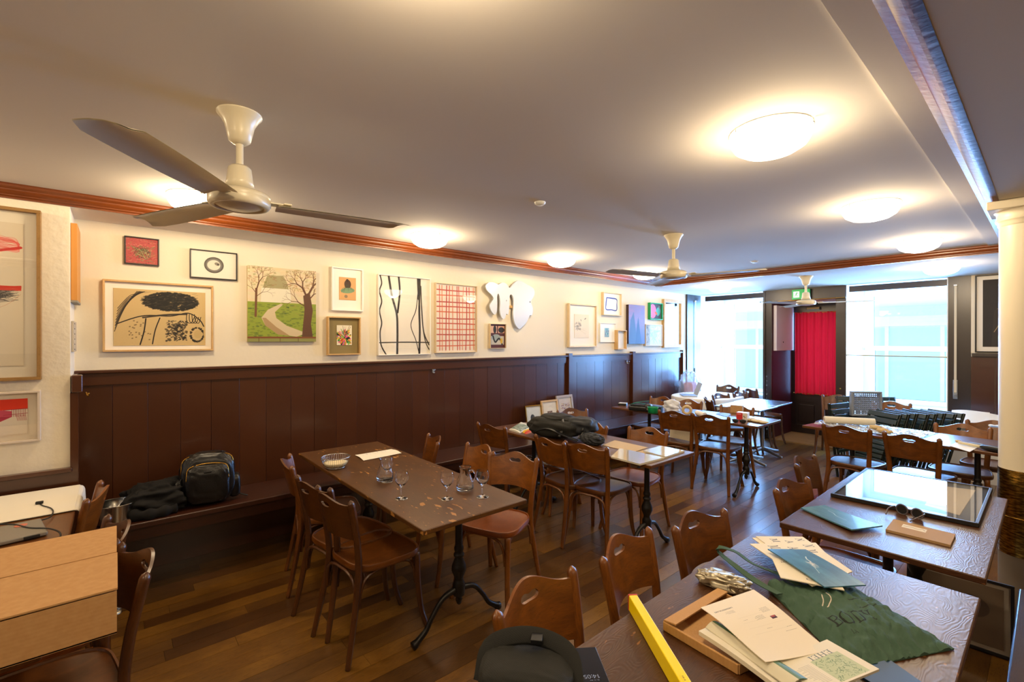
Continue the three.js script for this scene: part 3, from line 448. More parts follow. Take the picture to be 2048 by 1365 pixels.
// ------------------------------------------------------------------ bentwood chairs
const chairGeo = (() => {
  const seat = rings(rounded(0.41, 0.40, 44, 3.6, 0.10), [[0.0, 0.424], [0.93, 0.424], [0.985, 0.430], [1.0, 0.442], [1.0, 0.456], [0.985, 0.4635], [0.95, 0.4645], [0.938, 0.4565], [0.90, 0.4555], [0.5, 0.450], [0.0, 0.449]], [false, false]);
  grain(seat, 2);
  const rear = (s) => tube([[s * 0.192, 0, -0.262], [s * 0.172, 0.24, -0.214], [s * 0.160, 0.44, -0.186], [s * 0.168, 0.60, -0.198], [s * 0.179, 0.74, -0.224], [s * 0.184, 0.825, -0.243]], (t) => (t > 0.975 ? 0.0180 * Math.sqrt(Math.max(0.03, 1 - ((t - 0.975) / 0.025) ** 2)) : 0.0145 + 0.0050 * Math.sin(Math.min(1, t * 1.3) * 1.9)), 80, 8, 0.92);
  const front = (s) => tube([[s * 0.172, 0.430, 0.160], [s * 0.175, 0.25, 0.168], [s * 0.184, 0.10, 0.185], [s * 0.200, 0, 0.212]], (t) => 0.0190 - 0.0045 * t, 14, 10);
  const arch = (a, b) => { const up = [[0, 0.26], [0.03, 0.34], [0.11, 0.395], [0.28, 0.417], [0.5, 0.420], [0.72, 0.417], [0.89, 0.395], [0.97, 0.34], [1, 0.26]]; return tube(up.map(([t, y]) => [a[0] + (b[0] - a[0]) * t, y, a[1] + (b[1] - a[1]) * t]), 0.0085, 28, 7); };
  const braces = [arch([-0.158, 0.170], [0.158, 0.170]), arch([-0.158, -0.200], [0.158, -0.200]), arch([-0.165, 0.155], [-0.162, -0.185]), arch([0.165, 0.155], [0.162, -0.185])];
  // bent back panel with a kidney-shaped grip
  const n = 40, hw = 0.168, pos = [], idx = [], uv = [], th = 0.0055, rows = 4;
  const cu = (x) => x / hw, top = (x) => 0.792 + 0.040 * (0.5 + 0.5 * Math.cos(Math.min(1, Math.abs(cu(x)) / 0.86) * Math.PI)) ** 0.9, bot = (x) => 0.602 + 0.010 * (1 - cu(x) ** 2), HY = 0.778;
  const hole = (x) => { const k = Math.abs(x) / 0.043; if (k >= 1) return [HY, HY]; const r = Math.sqrt(1 - k ** 4) * 0.0145; return [HY - r, HY + r - 0.006 * Math.exp(-((x / 0.014) ** 2))]; };
  const zz = (x, y) => -0.200 - 0.245 * (y - 0.62) - 0.052 * (1 - cu(x) ** 2) + 0.008, strips = [(x) => [bot(x), hole(x)[0]], (x) => [hole(x)[1], top(x)]];
  const xs = Array.from({ length: n + 1 }, (_, i) => { const t = i / n * 2 - 1; return hw * (Math.abs(t) < 0.5 ? t * 0.52 : Math.sign(t) * (0.26 + (Math.abs(t) - 0.5) * 1.48)); });
  strips.forEach((st) => {
    const base = pos.length / 3; for (const s of [1, -1]) for (const x of xs) { const [a, b] = st(x); for (let j = 0; j <= rows; j++) { const y = a + (b - a) * j / rows; pos.push(x, y, zz(x, y) + s * th); uv.push(x, y); } }
    const N = (n + 1) * (rows + 1), id = (s, i, j) => base + (s ? 0 : N) + i * (rows + 1) + j;
    for (let i = 0; i < n; i++) { for (let j = 0; j < rows; j++) { idx.push(id(1, i, j), id(1, i + 1, j), id(1, i, j + 1), id(1, i + 1, j), id(1, i + 1, j + 1), id(1, i, j + 1)); idx.push(id(0, i, j), id(0, i, j + 1), id(0, i + 1, j), id(0, i + 1, j), id(0, i, j + 1), id(0, i + 1, j + 1)); } idx.push(id(0, i, 0), id(0, i + 1, 0), id(1, i, 0), id(1, i, 0), id(0, i + 1, 0), id(1, i + 1, 0)); idx.push(id(0, i, rows), id(1, i, rows), id(0, i + 1, rows), id(1, i, rows), id(1, i + 1, rows), id(0, i + 1, rows)); }
    for (let j = 0; j < rows; j++) { idx.push(id(0, 0, j), id(1, 0, j), id(0, 0, j + 1), id(1, 0, j), id(1, 0, j + 1), id(0, 0, j + 1)); idx.push(id(0, n, j), id(0, n, j + 1), id(1, n, j), id(1, n, j), id(0, n, j + 1), id(1, n, j + 1)); }
  });
  const g = new THREE.BufferGeometry(); g.setAttribute('position', new THREE.Float32BufferAttribute(pos, 3)); g.setAttribute('uv', new THREE.Float32BufferAttribute(uv, 2)); g.setIndex(idx);
  return { seat, rears: [rear(-1), rear(1)], fronts: [front(-1), front(1)], braces, back: toCreasedNormals(g, 0.7) };
})();
function chair(x, z, compass, tone, seatTone, label, group) {
  const a = compass * Math.PI / 180, t = thing('bentwood_chair', label, 'chair', [x + Math.sin(a) * 0.243, 0, z - Math.cos(a) * 0.243], Math.PI - a, group), m = chairMats[tone];
  part(t, 'seat', chairGeo.seat, seatMats[seatTone]); part(t, 'backrest', chairGeo.back, m);
  for (const g of [...chairGeo.rears, ...chairGeo.fronts]) part(t, 'leg', g, m);
  for (const g of chairGeo.braces) part(t, 'brace', g, m);
  return t;
}
// place a chair from the tops of its two posts in the photo; toward = it faces the camera side
function chairPx(a, b, toward, tone, seatTone, label, group, fix = {}) {
  const A = atY(...a, 0.825), Bp = atY(...b, 0.825), d = Bp.clone().sub(A), del = Math.atan2(-d.z, d.x) * 180 / Math.PI;
  const x = fix.x ?? (A.x + Bp.x) / 2, z = fix.z ?? (A.z + Bp.z) / 2; return chair(x, z, fix.c ?? (toward ? 180 - del : -del), tone, seatTone, label, group);
}
{
  const g1 = 'chairs on the box side of the wine glass table', l1 = 'bentwood chair on the cardboard box side of the wine glass table';
  chairPx([636.5, 972], [697, 1000.7], 0, 2, 0, l1 + ', farthest from the bench', g1); chairPx([592.5, 951], [660, 975], 0, 2, 0, l1 + ', middle of three', g1, { c: -10 }); chairPx([578, 907], [582, 932], 0, 0, 0, l1 + ', beside the bench', g1);
  const g2 = 'chairs between the wine glass table and the backpack table', l2 = 'bentwood chair between wine glass table and backpack table';
  chairPx([858, 866.6], [876, 884], 1, 0, 2, l2 + ', beside the bench', g2); chairPx([935.6, 884], [988, 903], 1, 3, 1, l2 + ', behind the reddish-seat chair', g2); chairPx([979, 904.5], [1075, 914], 1, 3, 1, 'bentwood cafe chair with a reddish seat drawn up to the wine glass table corner', undefined, { c: 158 });
  const g3 = 'chairs on the wine glass side of the backpack table', l3 = 'bentwood chair on the wine glass side of the backpack table';
  chairPx([953, 845], [1016.6, 851], 0, 0, 2, l3 + ', next to the newspaper', g3, { c: -6, x: -3.44, z: -2.68 }); chairPx([1071.4, 868.5], [1125.9, 884], 0, 1, 2, l3 + ', in front of the backpack', g3); chairPx([1145.4, 879.6], [1217.8, 891.5], 0, 1, 2, l3 + ', next to the glossy panels', g3, { z: -2.73 });
  const g4 = 'chairs on the window side of the backpack table', l4 = 'bentwood cafe chair at the backpack table on its window side';
  chairPx([1102, 834.6], [1150, 838], 1, 3, 2, l4 + ', behind the backpack', g4, { c: 176, x: -3.22 }); chairPx([1175, 845], [1221.5, 853], 1, 3, 2, l4 + ', behind the scarf', g4, { c: 182, x: -2.86 }); chairPx([1263, 852.6], [1331, 862.8], 1, 3, 1, l4 + ', behind the loose sheets', g4);
  chairPx([1127.4, 820.4], [1147.3, 815], 1, 0, 2, 'bentwood cafe chair standing by the three small leaning pictures', undefined, { c: 110, x: -3.58 });
  chairPx([1308, 822], [1377, 826], 0, 0, 2, 'bentwood cafe chair with a pale board standing on its seat', undefined, { c: -10, z: -4.74 }); chairPx([1390, 826], [1457, 833], 0, 0, 2, 'bentwood cafe chair beside the chair with the pale board, seat gleaming blue', undefined, { z: -4.79 });
  const g5 = 'chairs on the window side of the long tool table', l5 = 'bentwood chair on the window side of the tool table';
  chairPx([1307, 791], [1345.7, 799], 1, 1, 2, l5 + ', at the bench end', g5, { c: 184, z: -5.75, x: -3.52 }); chairPx([1350, 799], [1401, 801.7], 1, 1, 2, l5 + ', middle of three', g5, { c: 170 }); chairPx([1443, 809], [1507, 815], 1, 3, 2, l5 + ', behind the red box', g5);
  const g6 = 'chairs around the steel tables and the white table', l6 = 'dark bentwood cafe chair by the patterned steel tables near the window';
  chairPx([1411, 794], [1423, 800], 0, 2, 2, 'dark bentwood cafe chair turned edge-on between tool table and steel tables', undefined, { c: 51 });
  chairPx([1425.8, 788.7], [1456, 787.5], 1, 2, 2, l6, g6, { c: 100 }); chairPx([1456, 788], [1477, 785], 1, 2, 2, l6, g6, { c: 96, z: -7.22 }); chairPx([1482.7, 780.5], [1511, 778], 1, 2, 2, l6, g6, { c: 98, z: -7.75 });
  chairPx([1436, 770], [1474, 772.5], 1, 2, 2, 'dark bentwood cafe chair between white table and window sill', undefined, { c: 178, z: -8.12 });
  const g7 = 'chairs along the document table', l7 = 'bentwood chair drawn up to the document table';
  chairPx([995, 1219.8], [1140.8, 1133.7], 1, 1, 1, l7 + ' behind the camera bag', g7); chairPx([1206.6, 1112.6], [1294, 1054.8], 1, 1, 1, l7 + ' by the yellow level end', g7); chairPx([1349, 1052], [1447, 1016.7], 1, 0, 2, l7 + ' by the tote bag strap', g7);
  const g8 = 'chairs along the glass frame table', l8 = 'bentwood chair drawn up to the glazed frame table';
  chairPx([1551.8, 977], [1613, 954], 1, 0, 1, l8 + ' by the blue-green folder', g8); chairPx([1591.5, 928], [1627.4, 909], 1, 2, 1, 'darker ' + l8 + ' toward the wrapped table', g8);
  const g9 = 'chairs in front of the folding chair stack', l9 = 'reddish bentwood chair pushed up to the wrapped table';
  chairPx([1645.5, 847], [1737.8, 859], 0, 0, 2, l9 + ', by the red curtain side', g9, { z: -5.12 }); chairPx([1773, 860], [1881.8, 874.6], 0, 0, 2, l9 + ', nearer the column', g9, { z: -5.07 });
  const g10 = 'chairs between the wrapped table and the wall by the etching', l10 = 'bentwood cafe chair at the plastic-wrapped table below the dark etching';
  chairPx([1877, 843], [1982, 853], 1, 3, 2, l10 + ', in front of another', g10, { z: -6.0 }); { const p = atY(1928, 841, 0.825); chair(p.x + 0.2, p.z - 0.12, 180, 1, 2, l10 + ', half hidden by the column', g10); }
  chair(-2.0, -7.86, 176, 0, 2, 'bentwood cafe chair against the post beside the red curtain'); chairPx([1760, 808], [1795, 805.5], 1, 3, 2, 'bentwood cafe chair half buried behind the folding chair stack', undefined, { c: 168, z: -7.52 });
  const g11 = 'chairs tucked under the laptop table', l11 = 'bentwood chair tucked under the laptop table';
  chairPx([170.4, 997], [206, 961], 1, 1, 1, l11 + ', beside the white runner', g11, { c: 187 }); chairPx([218, 1031], [233.5, 1075.5], 1, 2, 1, l11 + ', middle of three', g11); chairPx([245.4, 1085.8], [291.4, 1143.7], 1, 2, 0, l11 + ', against the cardboard box', g11);
}

// ------------------------------------------------------------------ tables
function pedestal(t, x, z, turn, feet = 3, foot = 0.36) {
  const col = part(t, 'pedestal', [mv(lathe([[0, 0.13], [0.012, 0.14], [0.02, 0.165], [0.012, 0.18], [0.032, 0.19], [0.036, 0.25], [0.026, 0.27], [0.024, 0.285], [0.042, 0.33], [0.040, 0.355], [0.022, 0.40], [0.030, 0.41], [0.030, 0.42], [0.022, 0.43], [0.027, 0.445], [0.027, 0.455], [0.021, 0.47], [0.019, 0.69], [0.03, 0.70], [0.03, 0.712]], 18), x, 0, z), mv(rb(0.22, 0.012, 0.05, 0.003, 0, 0.718, 0), x, 0, z, turn), mv(rb(0.05, 0.012, 0.20, 0.003, 0, 0.718, 0), x, 0, z, turn)], iron);
  for (let k = 0; k < feet; k++) { const a = turn + k * Math.PI * 2 / feet, c = Math.cos(a), s = Math.sin(a), f = foot; part(t, 'foot', tube([[0.02, 0.225], [0.10, 0.205], [0.17, 0.13], [0.21, 0.07], [0.25, 0.04], [f - 0.015, 0.024], [f, 0.020]].map(([r, y]) => [x + c * r, y, z + s * r]), (u) => 0.019 - 0.006 * Math.sin(u * 3.1) + (u > 0.93 ? 0.004 : 0), 20, 8), iron); }
}
function cafeTable(x0, x1, z0, z1, label, mat, axis, peds, edge = 0.006) {
  const cx = (x0 + x1) / 2, cz = (z0 + z1) / 2, t = thing('cafe_table', label, 'table', [cx, 0, cz]);
  part(t, 'tabletop', rb(x1 - x0, 0.026, z1 - z0, edge, 0, 0.737, 0, axis), mat);
  for (const [px, pz, a, n] of peds) pedestal(t, px - cx, pz - cz, a, n || 2, 0.29);
  return t;
}
const T = 0.75;
const t1 = [-3.76, -1.86, -1.70, -1.06];
const HALF = Math.PI / 2;
cafeTable(...t1, 'long worn brown cafe table set with wine glasses and carafes', tableMat, 0, [[-2.165, -1.46, HALF], [-3.25, -1.40, HALF]]);
const t2 = [-3.62, -1.80, -3.40, -2.80];
cafeTable(...t2, 'long brown cafe table holding the black backpack and papers', tableMat3, 0, [[-2.0, -3.06, HALF], [-3.25, -3.06, HALF]]);
const t3 = [-3.72, -1.92, -5.50, -4.88];
cafeTable(...t3, 'long brown cafe table holding tools, boxes and gloves', tableMat3, 0, [[-2.12, -5.1, HALF], [-3.3, -5.1, HALF]]);
const t4 = [-0.845, -0.155, -3.70, -2.40];
cafeTable(...t4, 'dark oak cafe table under the large glazed frame', tableMat2, 2, [[-0.5, -2.75, 0], [-0.5, -3.45, 0]], 0.005);
const t5 = [-0.875, -0.155, -2.21, -0.88];
cafeTable(...t5, 'dark oak cafe table spread with documents and a green tote bag', tableMat2, 2, [[-0.5, -1.2, 0], [-0.5, -1.9, 0]], 0.005);
const t6 = [-1.62, -0.08, -5.85, -5.20];
const wrapTable = cafeTable(...t6, 'brown cafe table covered with plastic wrap beside the folding chairs', tableMat3, 0, [[-1.3, -5.52, HALF], [-0.4, -5.52, HALF]]);
wrapTable.rotation.y = -0.13;
const t7 = [-3.78, -1.83, 0.16, 0.82];
cafeTable(...t7, 'brown cafe table holding the laptop and the cardboard box', tableMat3, 0, [[-2.2, 0.49, HALF], [-3.4, 0.49, HALF]]);
// steel bistro tables
{
  const tread = dataTex(256, 256, (u, v) => { const a = Math.abs(Math.sin(u * 50)) * Math.abs(Math.sin(v * 50)); return 0.35 + 0.6 * sat(a * 1.6 - 0.3); }, false, 0.4);
  const top = P({ color: hex('#aab2ba'), roughness: 0.26, metalness: 1, bumpMap: tread, bumpScale: 0.002 });
  [[-2.66, -6.38, 'near'], [-2.68, -6.98, 'far']].forEach(([x, z, k], i) => {
    const t = thing('steel_table', i ? 'patterned steel bistro table nearer to the window sill' : 'patterned steel bistro table nearer to the tool table', 'table', [x, 0, z]);
    part(t, 'tabletop', rb(0.58, 0.022, 0.58, 0.006, 0, 0.728, 0), top); part(t, 'column', cyl(0.026, 0.026, 0.06, 0.72, 20), chrome);
    for (let q = 0; q < 4; q++) { const a = q * Math.PI / 2 + 0.35; part(t, 'foot', tube([[0.02, 0.075], [0.1, 0.06], [0.2, 0.035], [0.31, 0.018]].map(([r, y]) => [Math.cos(a) * r, y, Math.sin(a) * r]), (u) => 0.03 - 0.014 * u, 10, 8, 0.75), alu); }
  });
}
// white clothed table
{
  const t = thing('white_table', 'round table covered in white cloth in front of the window', 'table', [-3.52, 0, -7.05]); const out = rounded(0.92, 1.16, 48, 2.6);
  part(t, 'tablecloth', rings(out, [[0.0, 0.752], [0.97, 0.752], [1.0, 0.748], [1.012, 0.735], [1.016, 0.60], [1.004, 0.60], [0.99, 0.73]], [false, false]), S({ color: hex('#f1f1ee'), roughness: 0.8 }));
  part(t, 'tabletop', rings(out, [[0, 0.715], [0.985, 0.715], [0.985, 0.742], [0, 0.742]], [false, false]), tableMat3); pedestal(t, 0, 0, 0.5, 4, 0.33);
  const p = V(-3.66, 0.754, -6.72), l = thing('tablet_stand', 'open pale laptop standing on the white clothed table', 'laptop', p, -0.9);
  part(l, 'base', rb(0.31, 0.014, 0.21, 0.004, 0, 0.007, 0), alu); part(l, 'screen', mv(rb(0.31, 0.2, 0.006, 0.003), 0, 0.11, -0.14, 0, -0.35), S({ color: hex('#d5dde2'), roughness: 0.4 }));
}
// red bag in the corner by the window
{
  const b = atX(1382, 790, -4.02), t = thing('plastic_bag', 'clear plastic bag over a red case in the window corner', 'bag', [-3.98, 0.46, -7.36]);
  part(t, 'case', rb(0.16, 0.44, 0.24, 0.03, 0, 0.22, -0.04), S({ color: hex('#c2202a'), roughness: 0.5 }));
  part(t, 'film', mv(lump(0.14, 0.31, 0.2, 0.8, (q) => 1 + 0.14 * n3(q.x * 3, q.y * 4, q.z * 3), 36), 0, 0.31, 0.02), P({ color: hex('#e8eef4'), transmission: 0.75, roughness: 0.25, thickness: 0 }));
}

// ------------------------------------------------------------------ pictures on the wall
const glassPane = P({ color: 0xffffff, transmission: 1, roughness: 0.0, thickness: 0, ior: 1.5 });
function picture(label, px, o) {   // px: left x, right x, y of left top, left bottom, right top, right bottom
  const [xl, xr, lt, lb, rt, rbm] = px, D = o.depth ?? 0.03, X = (o.wall ?? WX) + D, a = atX(xl, lt, X), b = atX(xl, lb, X), c = atX(xr, rt, X), d = atX(xr, rbm, X);
  const y1 = (a.y + c.y) / 2, y0 = (b.y + d.y) / 2, z = (a.z + c.z) / 2;
  return framed(label, a.z - c.z, y1 - y0, V(o.wall ?? WX, y0, z), Math.PI / 2, o);
}
function framed(label, w, h, pos, turn, o) {
  const D = o.depth ?? 0.03, t = thing(o.name || 'framed_picture', label, o.category || 'picture', pos, turn, o.group), f = o.f ?? 0.02;
  if (o.tilt) t.rotation.set(0, 0, 0), t.rotation.order = 'YXZ', t.rotation.y = turn, t.rotation.x = o.tilt;
  if (f > 0) part(t, 'frame', [rb(w, f, D, 0.002, 0, f / 2, D / 2), rb(w, f, D, 0.002, 0, h - f / 2, D / 2), rb(f, h - 2 * f, D, 0.002, -w / 2 + f / 2, h / 2, D / 2, 1), rb(f, h - 2 * f, D, 0.002, w / 2 - f / 2, h / 2, D / 2, 1)], o.frame || lightWood);
  const zb = f > 0 ? D * 0.35 : D; const iw = w - 2 * f, ih = h - 2 * f;
  if (f > 0) part(t, 'mat_board', mv(new THREE.BoxGeometry(iw, ih, zb), 0, h / 2, zb / 2), o.mat || S({ color: hex(o.matc || '#f3efe6'), roughness: 0.85 }));
  const [mx0, mx1, my0, my1] = o.inset || [0, 0, 0, 0];   // shares of the inner field left free: left, right, bottom, top
  const aw = iw * (1 - mx0 - mx1), ah = ih * (1 - my0 - my1), ax = -iw / 2 + iw * mx0 + aw / 2, ay = f + ih * my0 + ah / 2, th = f > 0 ? 0.003 : D;
  const tex = cv(o.res || 512, Math.round((o.res || 512) * ah / aw), o.art);
  if (f > 0) part(t, 'artwork', mv(new THREE.BoxGeometry(aw, ah, th), ax, ay, zb + th / 2 + 0.0005), S({ map: tex, roughness: o.rough ?? 0.7 }));
  else { part(t, 'stretcher', rb(aw - 0.002, ah - 0.002, D - 0.002, 0.002, ax, ay, D / 2 - 0.001), o.side || S({ color: hex('#cbb791'), roughness: 0.8 })); part(t, 'artwork', mv(new THREE.PlaneGeometry(aw, ah), ax, ay, D + 0.0005), S({ map: tex, roughness: o.rough ?? 0.5 })); }
  if (o.glazed) part(t, 'glass', mv(new THREE.BoxGeometry(iw, ih, 0.002), 0, h / 2, D * 0.82), glassPane);
  return t;
}
const thinBlack = S({ color: hex('#1d1815'), roughness: 0.45 }), whiteFrame = S({ color: hex('#f0ece2'), roughness: 0.5 }), jr = (a, b) => rr(a, b);
picture('small red abstract painting in a thin black frame', [249, 319, 471, 528, 479, 532], { f: 0.008, depth: 0.025, frame: thinBlack, res: 256, art: (g, w, h) => { fill(g, w, h, '#b5504e'); for (let i = 0; i < 260; i++) curve(g, [[jr(0, w), jr(0, h)], [jr(0, w), jr(0, h)]].map(([x, y], k, A) => (k ? [A[0][0] + jr(-30, 30), A[0][1] + jr(-12, 12)] : [x, y])), ['#c8706a', '#a03a3c', '#8b8a4e', '#5c7a52', '#d7957f', '#6e2a2a'][i % 6], jr(1, 4)); for (let i = 0; i < 60; i++) curve(g, [[jr(w * .15, w * .8), jr(h * .3, h * .8)], [jr(w * .2, w * .8), jr(h * .3, h * .8)], [jr(w * .2, w * .8), jr(h * .3, h * .8)]], ['#55764a', '#3a2a22', '#a9b07a', '#7d3b2a'][i % 4], jr(1, 3)); } });
picture('ink drawing of a grey ring in a black frame', [380, 475, 497, 555, 507, 562], { f: 0.008, depth: 0.025, frame: thinBlack, matc: '#efe9dc', glazed: true, art: (g, w, h) => { fill(g, w, h, '#efe9dc'); for (let k = 0; k < 40; k++) { const c = 70 + k * 2; g.strokeStyle = `rgb(${c},${c - 2},${c - 8})`; g.lineWidth = 4; g.beginPath(); g.ellipse(w * .5, h * .5, w * .215 - k * 0.95, h * .30 - k * 0.95, -0.2, 0, 7); g.stroke(); } ell(g, w * .485, h * .5, w * .135, h * .18, '#e6dfd0', -0.2); ell(g, w * .57, h * .45, w * .06, h * .06, '#8c877c', .3); ell(g, w * .59, h * .47, w * .02, h * .03, '#2a2723'); } });
picture('large charcoal and brush drawing on tan paper in a wood frame', [205, 427, 557, 703, 573, 703], {
  f: 0.013, depth: 0.035, frame: lightWood, matc: '#f1ebdd', inset: [0.07, 0.06, 0.06, 0.09], res: 1024, art: (g, w, h) => {
    fill(g, w, h, '#cbb07a'); for (let i = 0; i < 700; i++) ell(g, jr(0, w), jr(0, h), jr(1, 5), jr(1, 4), `rgba(${jr(140, 220) | 0},${jr(110, 180) | 0},${jr(60, 110) | 0},0.25)`);
    for (let i = 0; i < 1300; i++) { const a = jr(0, 6.283), r = Math.sqrt(rnd()), x = w * (.60 + .31 * r * Math.cos(a)), y = h * (.20 + .17 * r * Math.sin(a)); ell(g, x, y, jr(8, 34), jr(4, 14), 'rgba(26,23,19,0.55)', jr(-.5, .2)); }
    for (let i = 0; i < 60; i++) ell(g, jr(w * .3, w * .9), jr(h * .03, h * .3), jr(10, 40), jr(4, 10), 'rgba(110,96,68,0.22)', -.3);
    for (let k = 0; k < 9; k++) curve(g, [[w * (.01 + k * .004), h * (.75 - k * .05)], [w * (.08 + k * .01), h * (.45 - k * .04)], [w * (.16 + k * .012), h * (.2 - k * .015)], [w * (.24 + k * .01), h * .04]], 'rgba(24,20,16,0.75)', jr(3, 9));
    curve(g, [[w * .03, h * .62], [w * .3, h * .47], [w * .6, h * .46], [w * .8, h * .40], [w * .93, h * .52], [w * .98, h * .64]], '#1d1814', 14); curve(g, [[w * .3, h * .5], [w * .55, h * .44], [w * .78, h * .42]], 'rgba(30,25,20,.8)', 22);
    curve(g, [[w * .33, h * .52], [w * .31, h * .75], [w * .27, h * .98]], '#1d1814', 15); curve(g, [[w * .48, h * .5], [w * .43, h * .72], [w * .4, h * .97]], '#1d1814', 13);
    for (let k = 0; k < 4; k++) curve(g, [[w * (.78 + k * .03), h * .42], [w * (.78 + k * .035), h * .55], [w * (.83 + k * .03), h * .58], [w * (.87 + k * .025), h * .47]], '#1d1814', 9);
    for (let i = 0; i < 160; i++) ell(g, jr(w * .55, w * .78), jr(h * .55, h * .92), jr(6, 26), jr(4, 16), 'rgba(26,22,18,0.55)', jr(-1, 1)); for (let i = 0; i < 90; i++) { const a = jr(0, 6.3); ell(g, w * .90 + Math.cos(a) * w * .075, h * .80 + Math.sin(a) * h * .13, jr(5, 20), jr(4, 12), 'rgba(20,16,12,0.6)', a); } ell(g, w * .91, h * .79, w * .045, h * .075, '#c2a76f');
    for (let i = 0; i < 24; i++) ell(g, jr(w * .13, w * .4), jr(h * .55, h * .9), 11, 8, 'rgba(90,72,46,0.6)', -.4);
  },
});
picture('unframed landscape painting of a winding path between bare trees', [495, 632, 531, 684, 543, 684], {
  f: 0, depth: 0.03, res: 768, side: S({ color: hex('#bfa878'), roughness: 0.8 }), art: (g, w, h) => {
    fill(g, w, h, '#d9cba6'); for (let i = 0; i < 200; i++) ell(g, jr(0, w), jr(0, h * .5), jr(20, 70), jr(10, 30), `rgba(${jr(205, 235) | 0},${jr(190, 215) | 0},${jr(150, 180) | 0},0.3)`);
    blob(g, [[w * .27, h * .12], [w * .5, h * .1], [w * .56, h * .2], [w * .58, h * .3], [w * .19, h * .32]], '#a39a6e'); blob(g, [[w * .19, h * .28], [w * .6, h * .28], [w * .62, h * .48], [w * .18, h * .48]], '#e2dcc4');
    blob(g, [[0, h * .47], [w, h * .47], [w, h], [0, h]], '#8a9a2f'); for (let i = 0; i < 500; i++) ell(g, jr(0, w), jr(h * .5, h * .93), jr(8, 30), jr(3, 9), ['rgba(72,92,30,.35)', 'rgba(130,150,40,.35)', 'rgba(50,70,36,.35)', 'rgba(150,140,60,.3)'][i % 4]);
    blob(g, [[w * .47, h * .48], [w * .28, h * .57], [w * .19, h * .68], [w * .24, h * .78], [w * .42, h * .9], [w * .7, h * .93], [w * .85, h * .88], [w * .55, h * .78], [w * .4, h * .68], [w * .38, h * .6], [w * .5, h * .49]], '#cdbb95'); blob(g, [[w * .2, h * .68], [w * .24, h * .78], [w * .42, h * .9], [w * .6, h * .92], [w * .4, h * .8], [w * .25, h * .68]], '#a98c62');
    const branch = (x, y, a, l, lw, n) => { const x2 = x + Math.cos(a) * l, y2 = y - Math.sin(a) * l; line(g, [[x, y], [x2, y2]], n > 3 ? '#5f3a20' : '#6d4526', lw); if (n > 0) { branch(x2, y2, a + jr(.25, .6), l * jr(.65, .8), lw * .62, n - 1); branch(x2, y2, a - jr(.25, .6), l * jr(.65, .8), lw * .62, n - 1); } };
    blob(g, [[w * .78, h * .94], [w * .82, h * .55], [w * .80, h * .36], [w * .9, h * .3], [w * .95, h * .56], [w * .92, h * .75], [w * .95, h * .94]], '#5e3b22'); for (let i = 0; i < 130; i++) ell(g, jr(w * .55, w), jr(0, h * .3), jr(6, 22), jr(4, 12), ['rgba(150,96,48,.28)', 'rgba(120,110,50,.25)', 'rgba(176,128,70,.25)'][i % 3]); for (let i = 0; i < 90; i++) ell(g, jr(0, w * .4), jr(0, h * .25), jr(6, 20), jr(4, 10), ['rgba(150,84,52,.26)', 'rgba(110,120,50,.28)'][i % 2]); branch(w * .85, h * .36, 2.0, h * .12, 24, 6); branch(w * .88, h * .34, 1.1, h * .13, 24, 6); branch(w * .9, h * .4, .9, h * .09, 14, 5); branch(w * .82, h * .5, 2.6, h * .1, 12, 5);
    line(g, [[w * .11, h * .66], [w * .12, h * .3]], '#6d4526', 24); branch(w * .12, h * .32, 1.3, h * .11, 13, 6); branch(w * .12, h * .36, 2.2, h * .08, 6, 4); branch(w * .12, h * .40, .7, h * .09, 6, 4);
    fill2(g, 0, h * .93, w, h * .025, '#7d4a24'); fill2(g, 0, h * .955, w, h * .045, '#8a8a4a'); for (const q of [.15, .45, .72]) fill2(g, w * q, h * .945, 6, h * .055, '#5d3a1c');
  },
});
function fill2(g, x, y, w, h, c) { g.fillStyle = c; g.fillRect(x, y, w, h); }
picture('small drawing of a dark bird on orange paper in a white frame', [664, 727, 531, 622, 541, 623], { f: 0.012, depth: 0.03, frame: whiteFrame, matc: '#f4efe4', inset: [0.22, 0.2, 0.24, 0.2], res: 256, art: (g, w, h) => { fill(g, w, h, '#d3a268'); ell(g, w * .5, h * .3, w * .2, h * .2, '#4a3320'); ell(g, w * .48, h * .14, w * .08, h * .07, '#3a2618'); ell(g, w * .5, h * .58, w * .42, h * .12, '#7d9a72', -.1); for (let i = 0; i < 50; i++) line(g, [[w * .5, h * .3], [jr(w * .1, w * .95), jr(h * .5, h * .7)]], 'rgba(60,70,50,.35)', 2); ell(g, w * .4, h * .84, w * .1, h * .07, '#8d7a5c'); } });
picture('small flower painting on an olive mat in a deep wood box frame', [656, 722, 633, 712, 635, 709], { f: 0.012, depth: 0.045, frame: lightWood, matc: '#8a7a4e', inset: [0.27, 0.23, 0.24, 0.2], res: 256, art: (g, w, h) => { fill(g, w, h, '#e6dcc0'); const c = ['#1c1a18', '#d94f8a', '#e27b2c', '#3c8a3a', '#e8c23a', '#c2452e', '#86b04a']; for (let i = 0; i < 170; i++) { const a = jr(0, 6.3), r = jr(0, .5); ell(g, w * (.5 + Math.cos(a) * r), h * (.62 + Math.sin(a) * r * .8), jr(12, 40), jr(6, 18), c[i % 7], a); } for (let i = 0; i < 18; i++) line(g, [[w * .5, h * .6], [jr(0, w), jr(0, h * .4)]], ['#e6dcc0', '#c9a86a', '#1c1a18'][i % 3], jr(2, 7)); } });
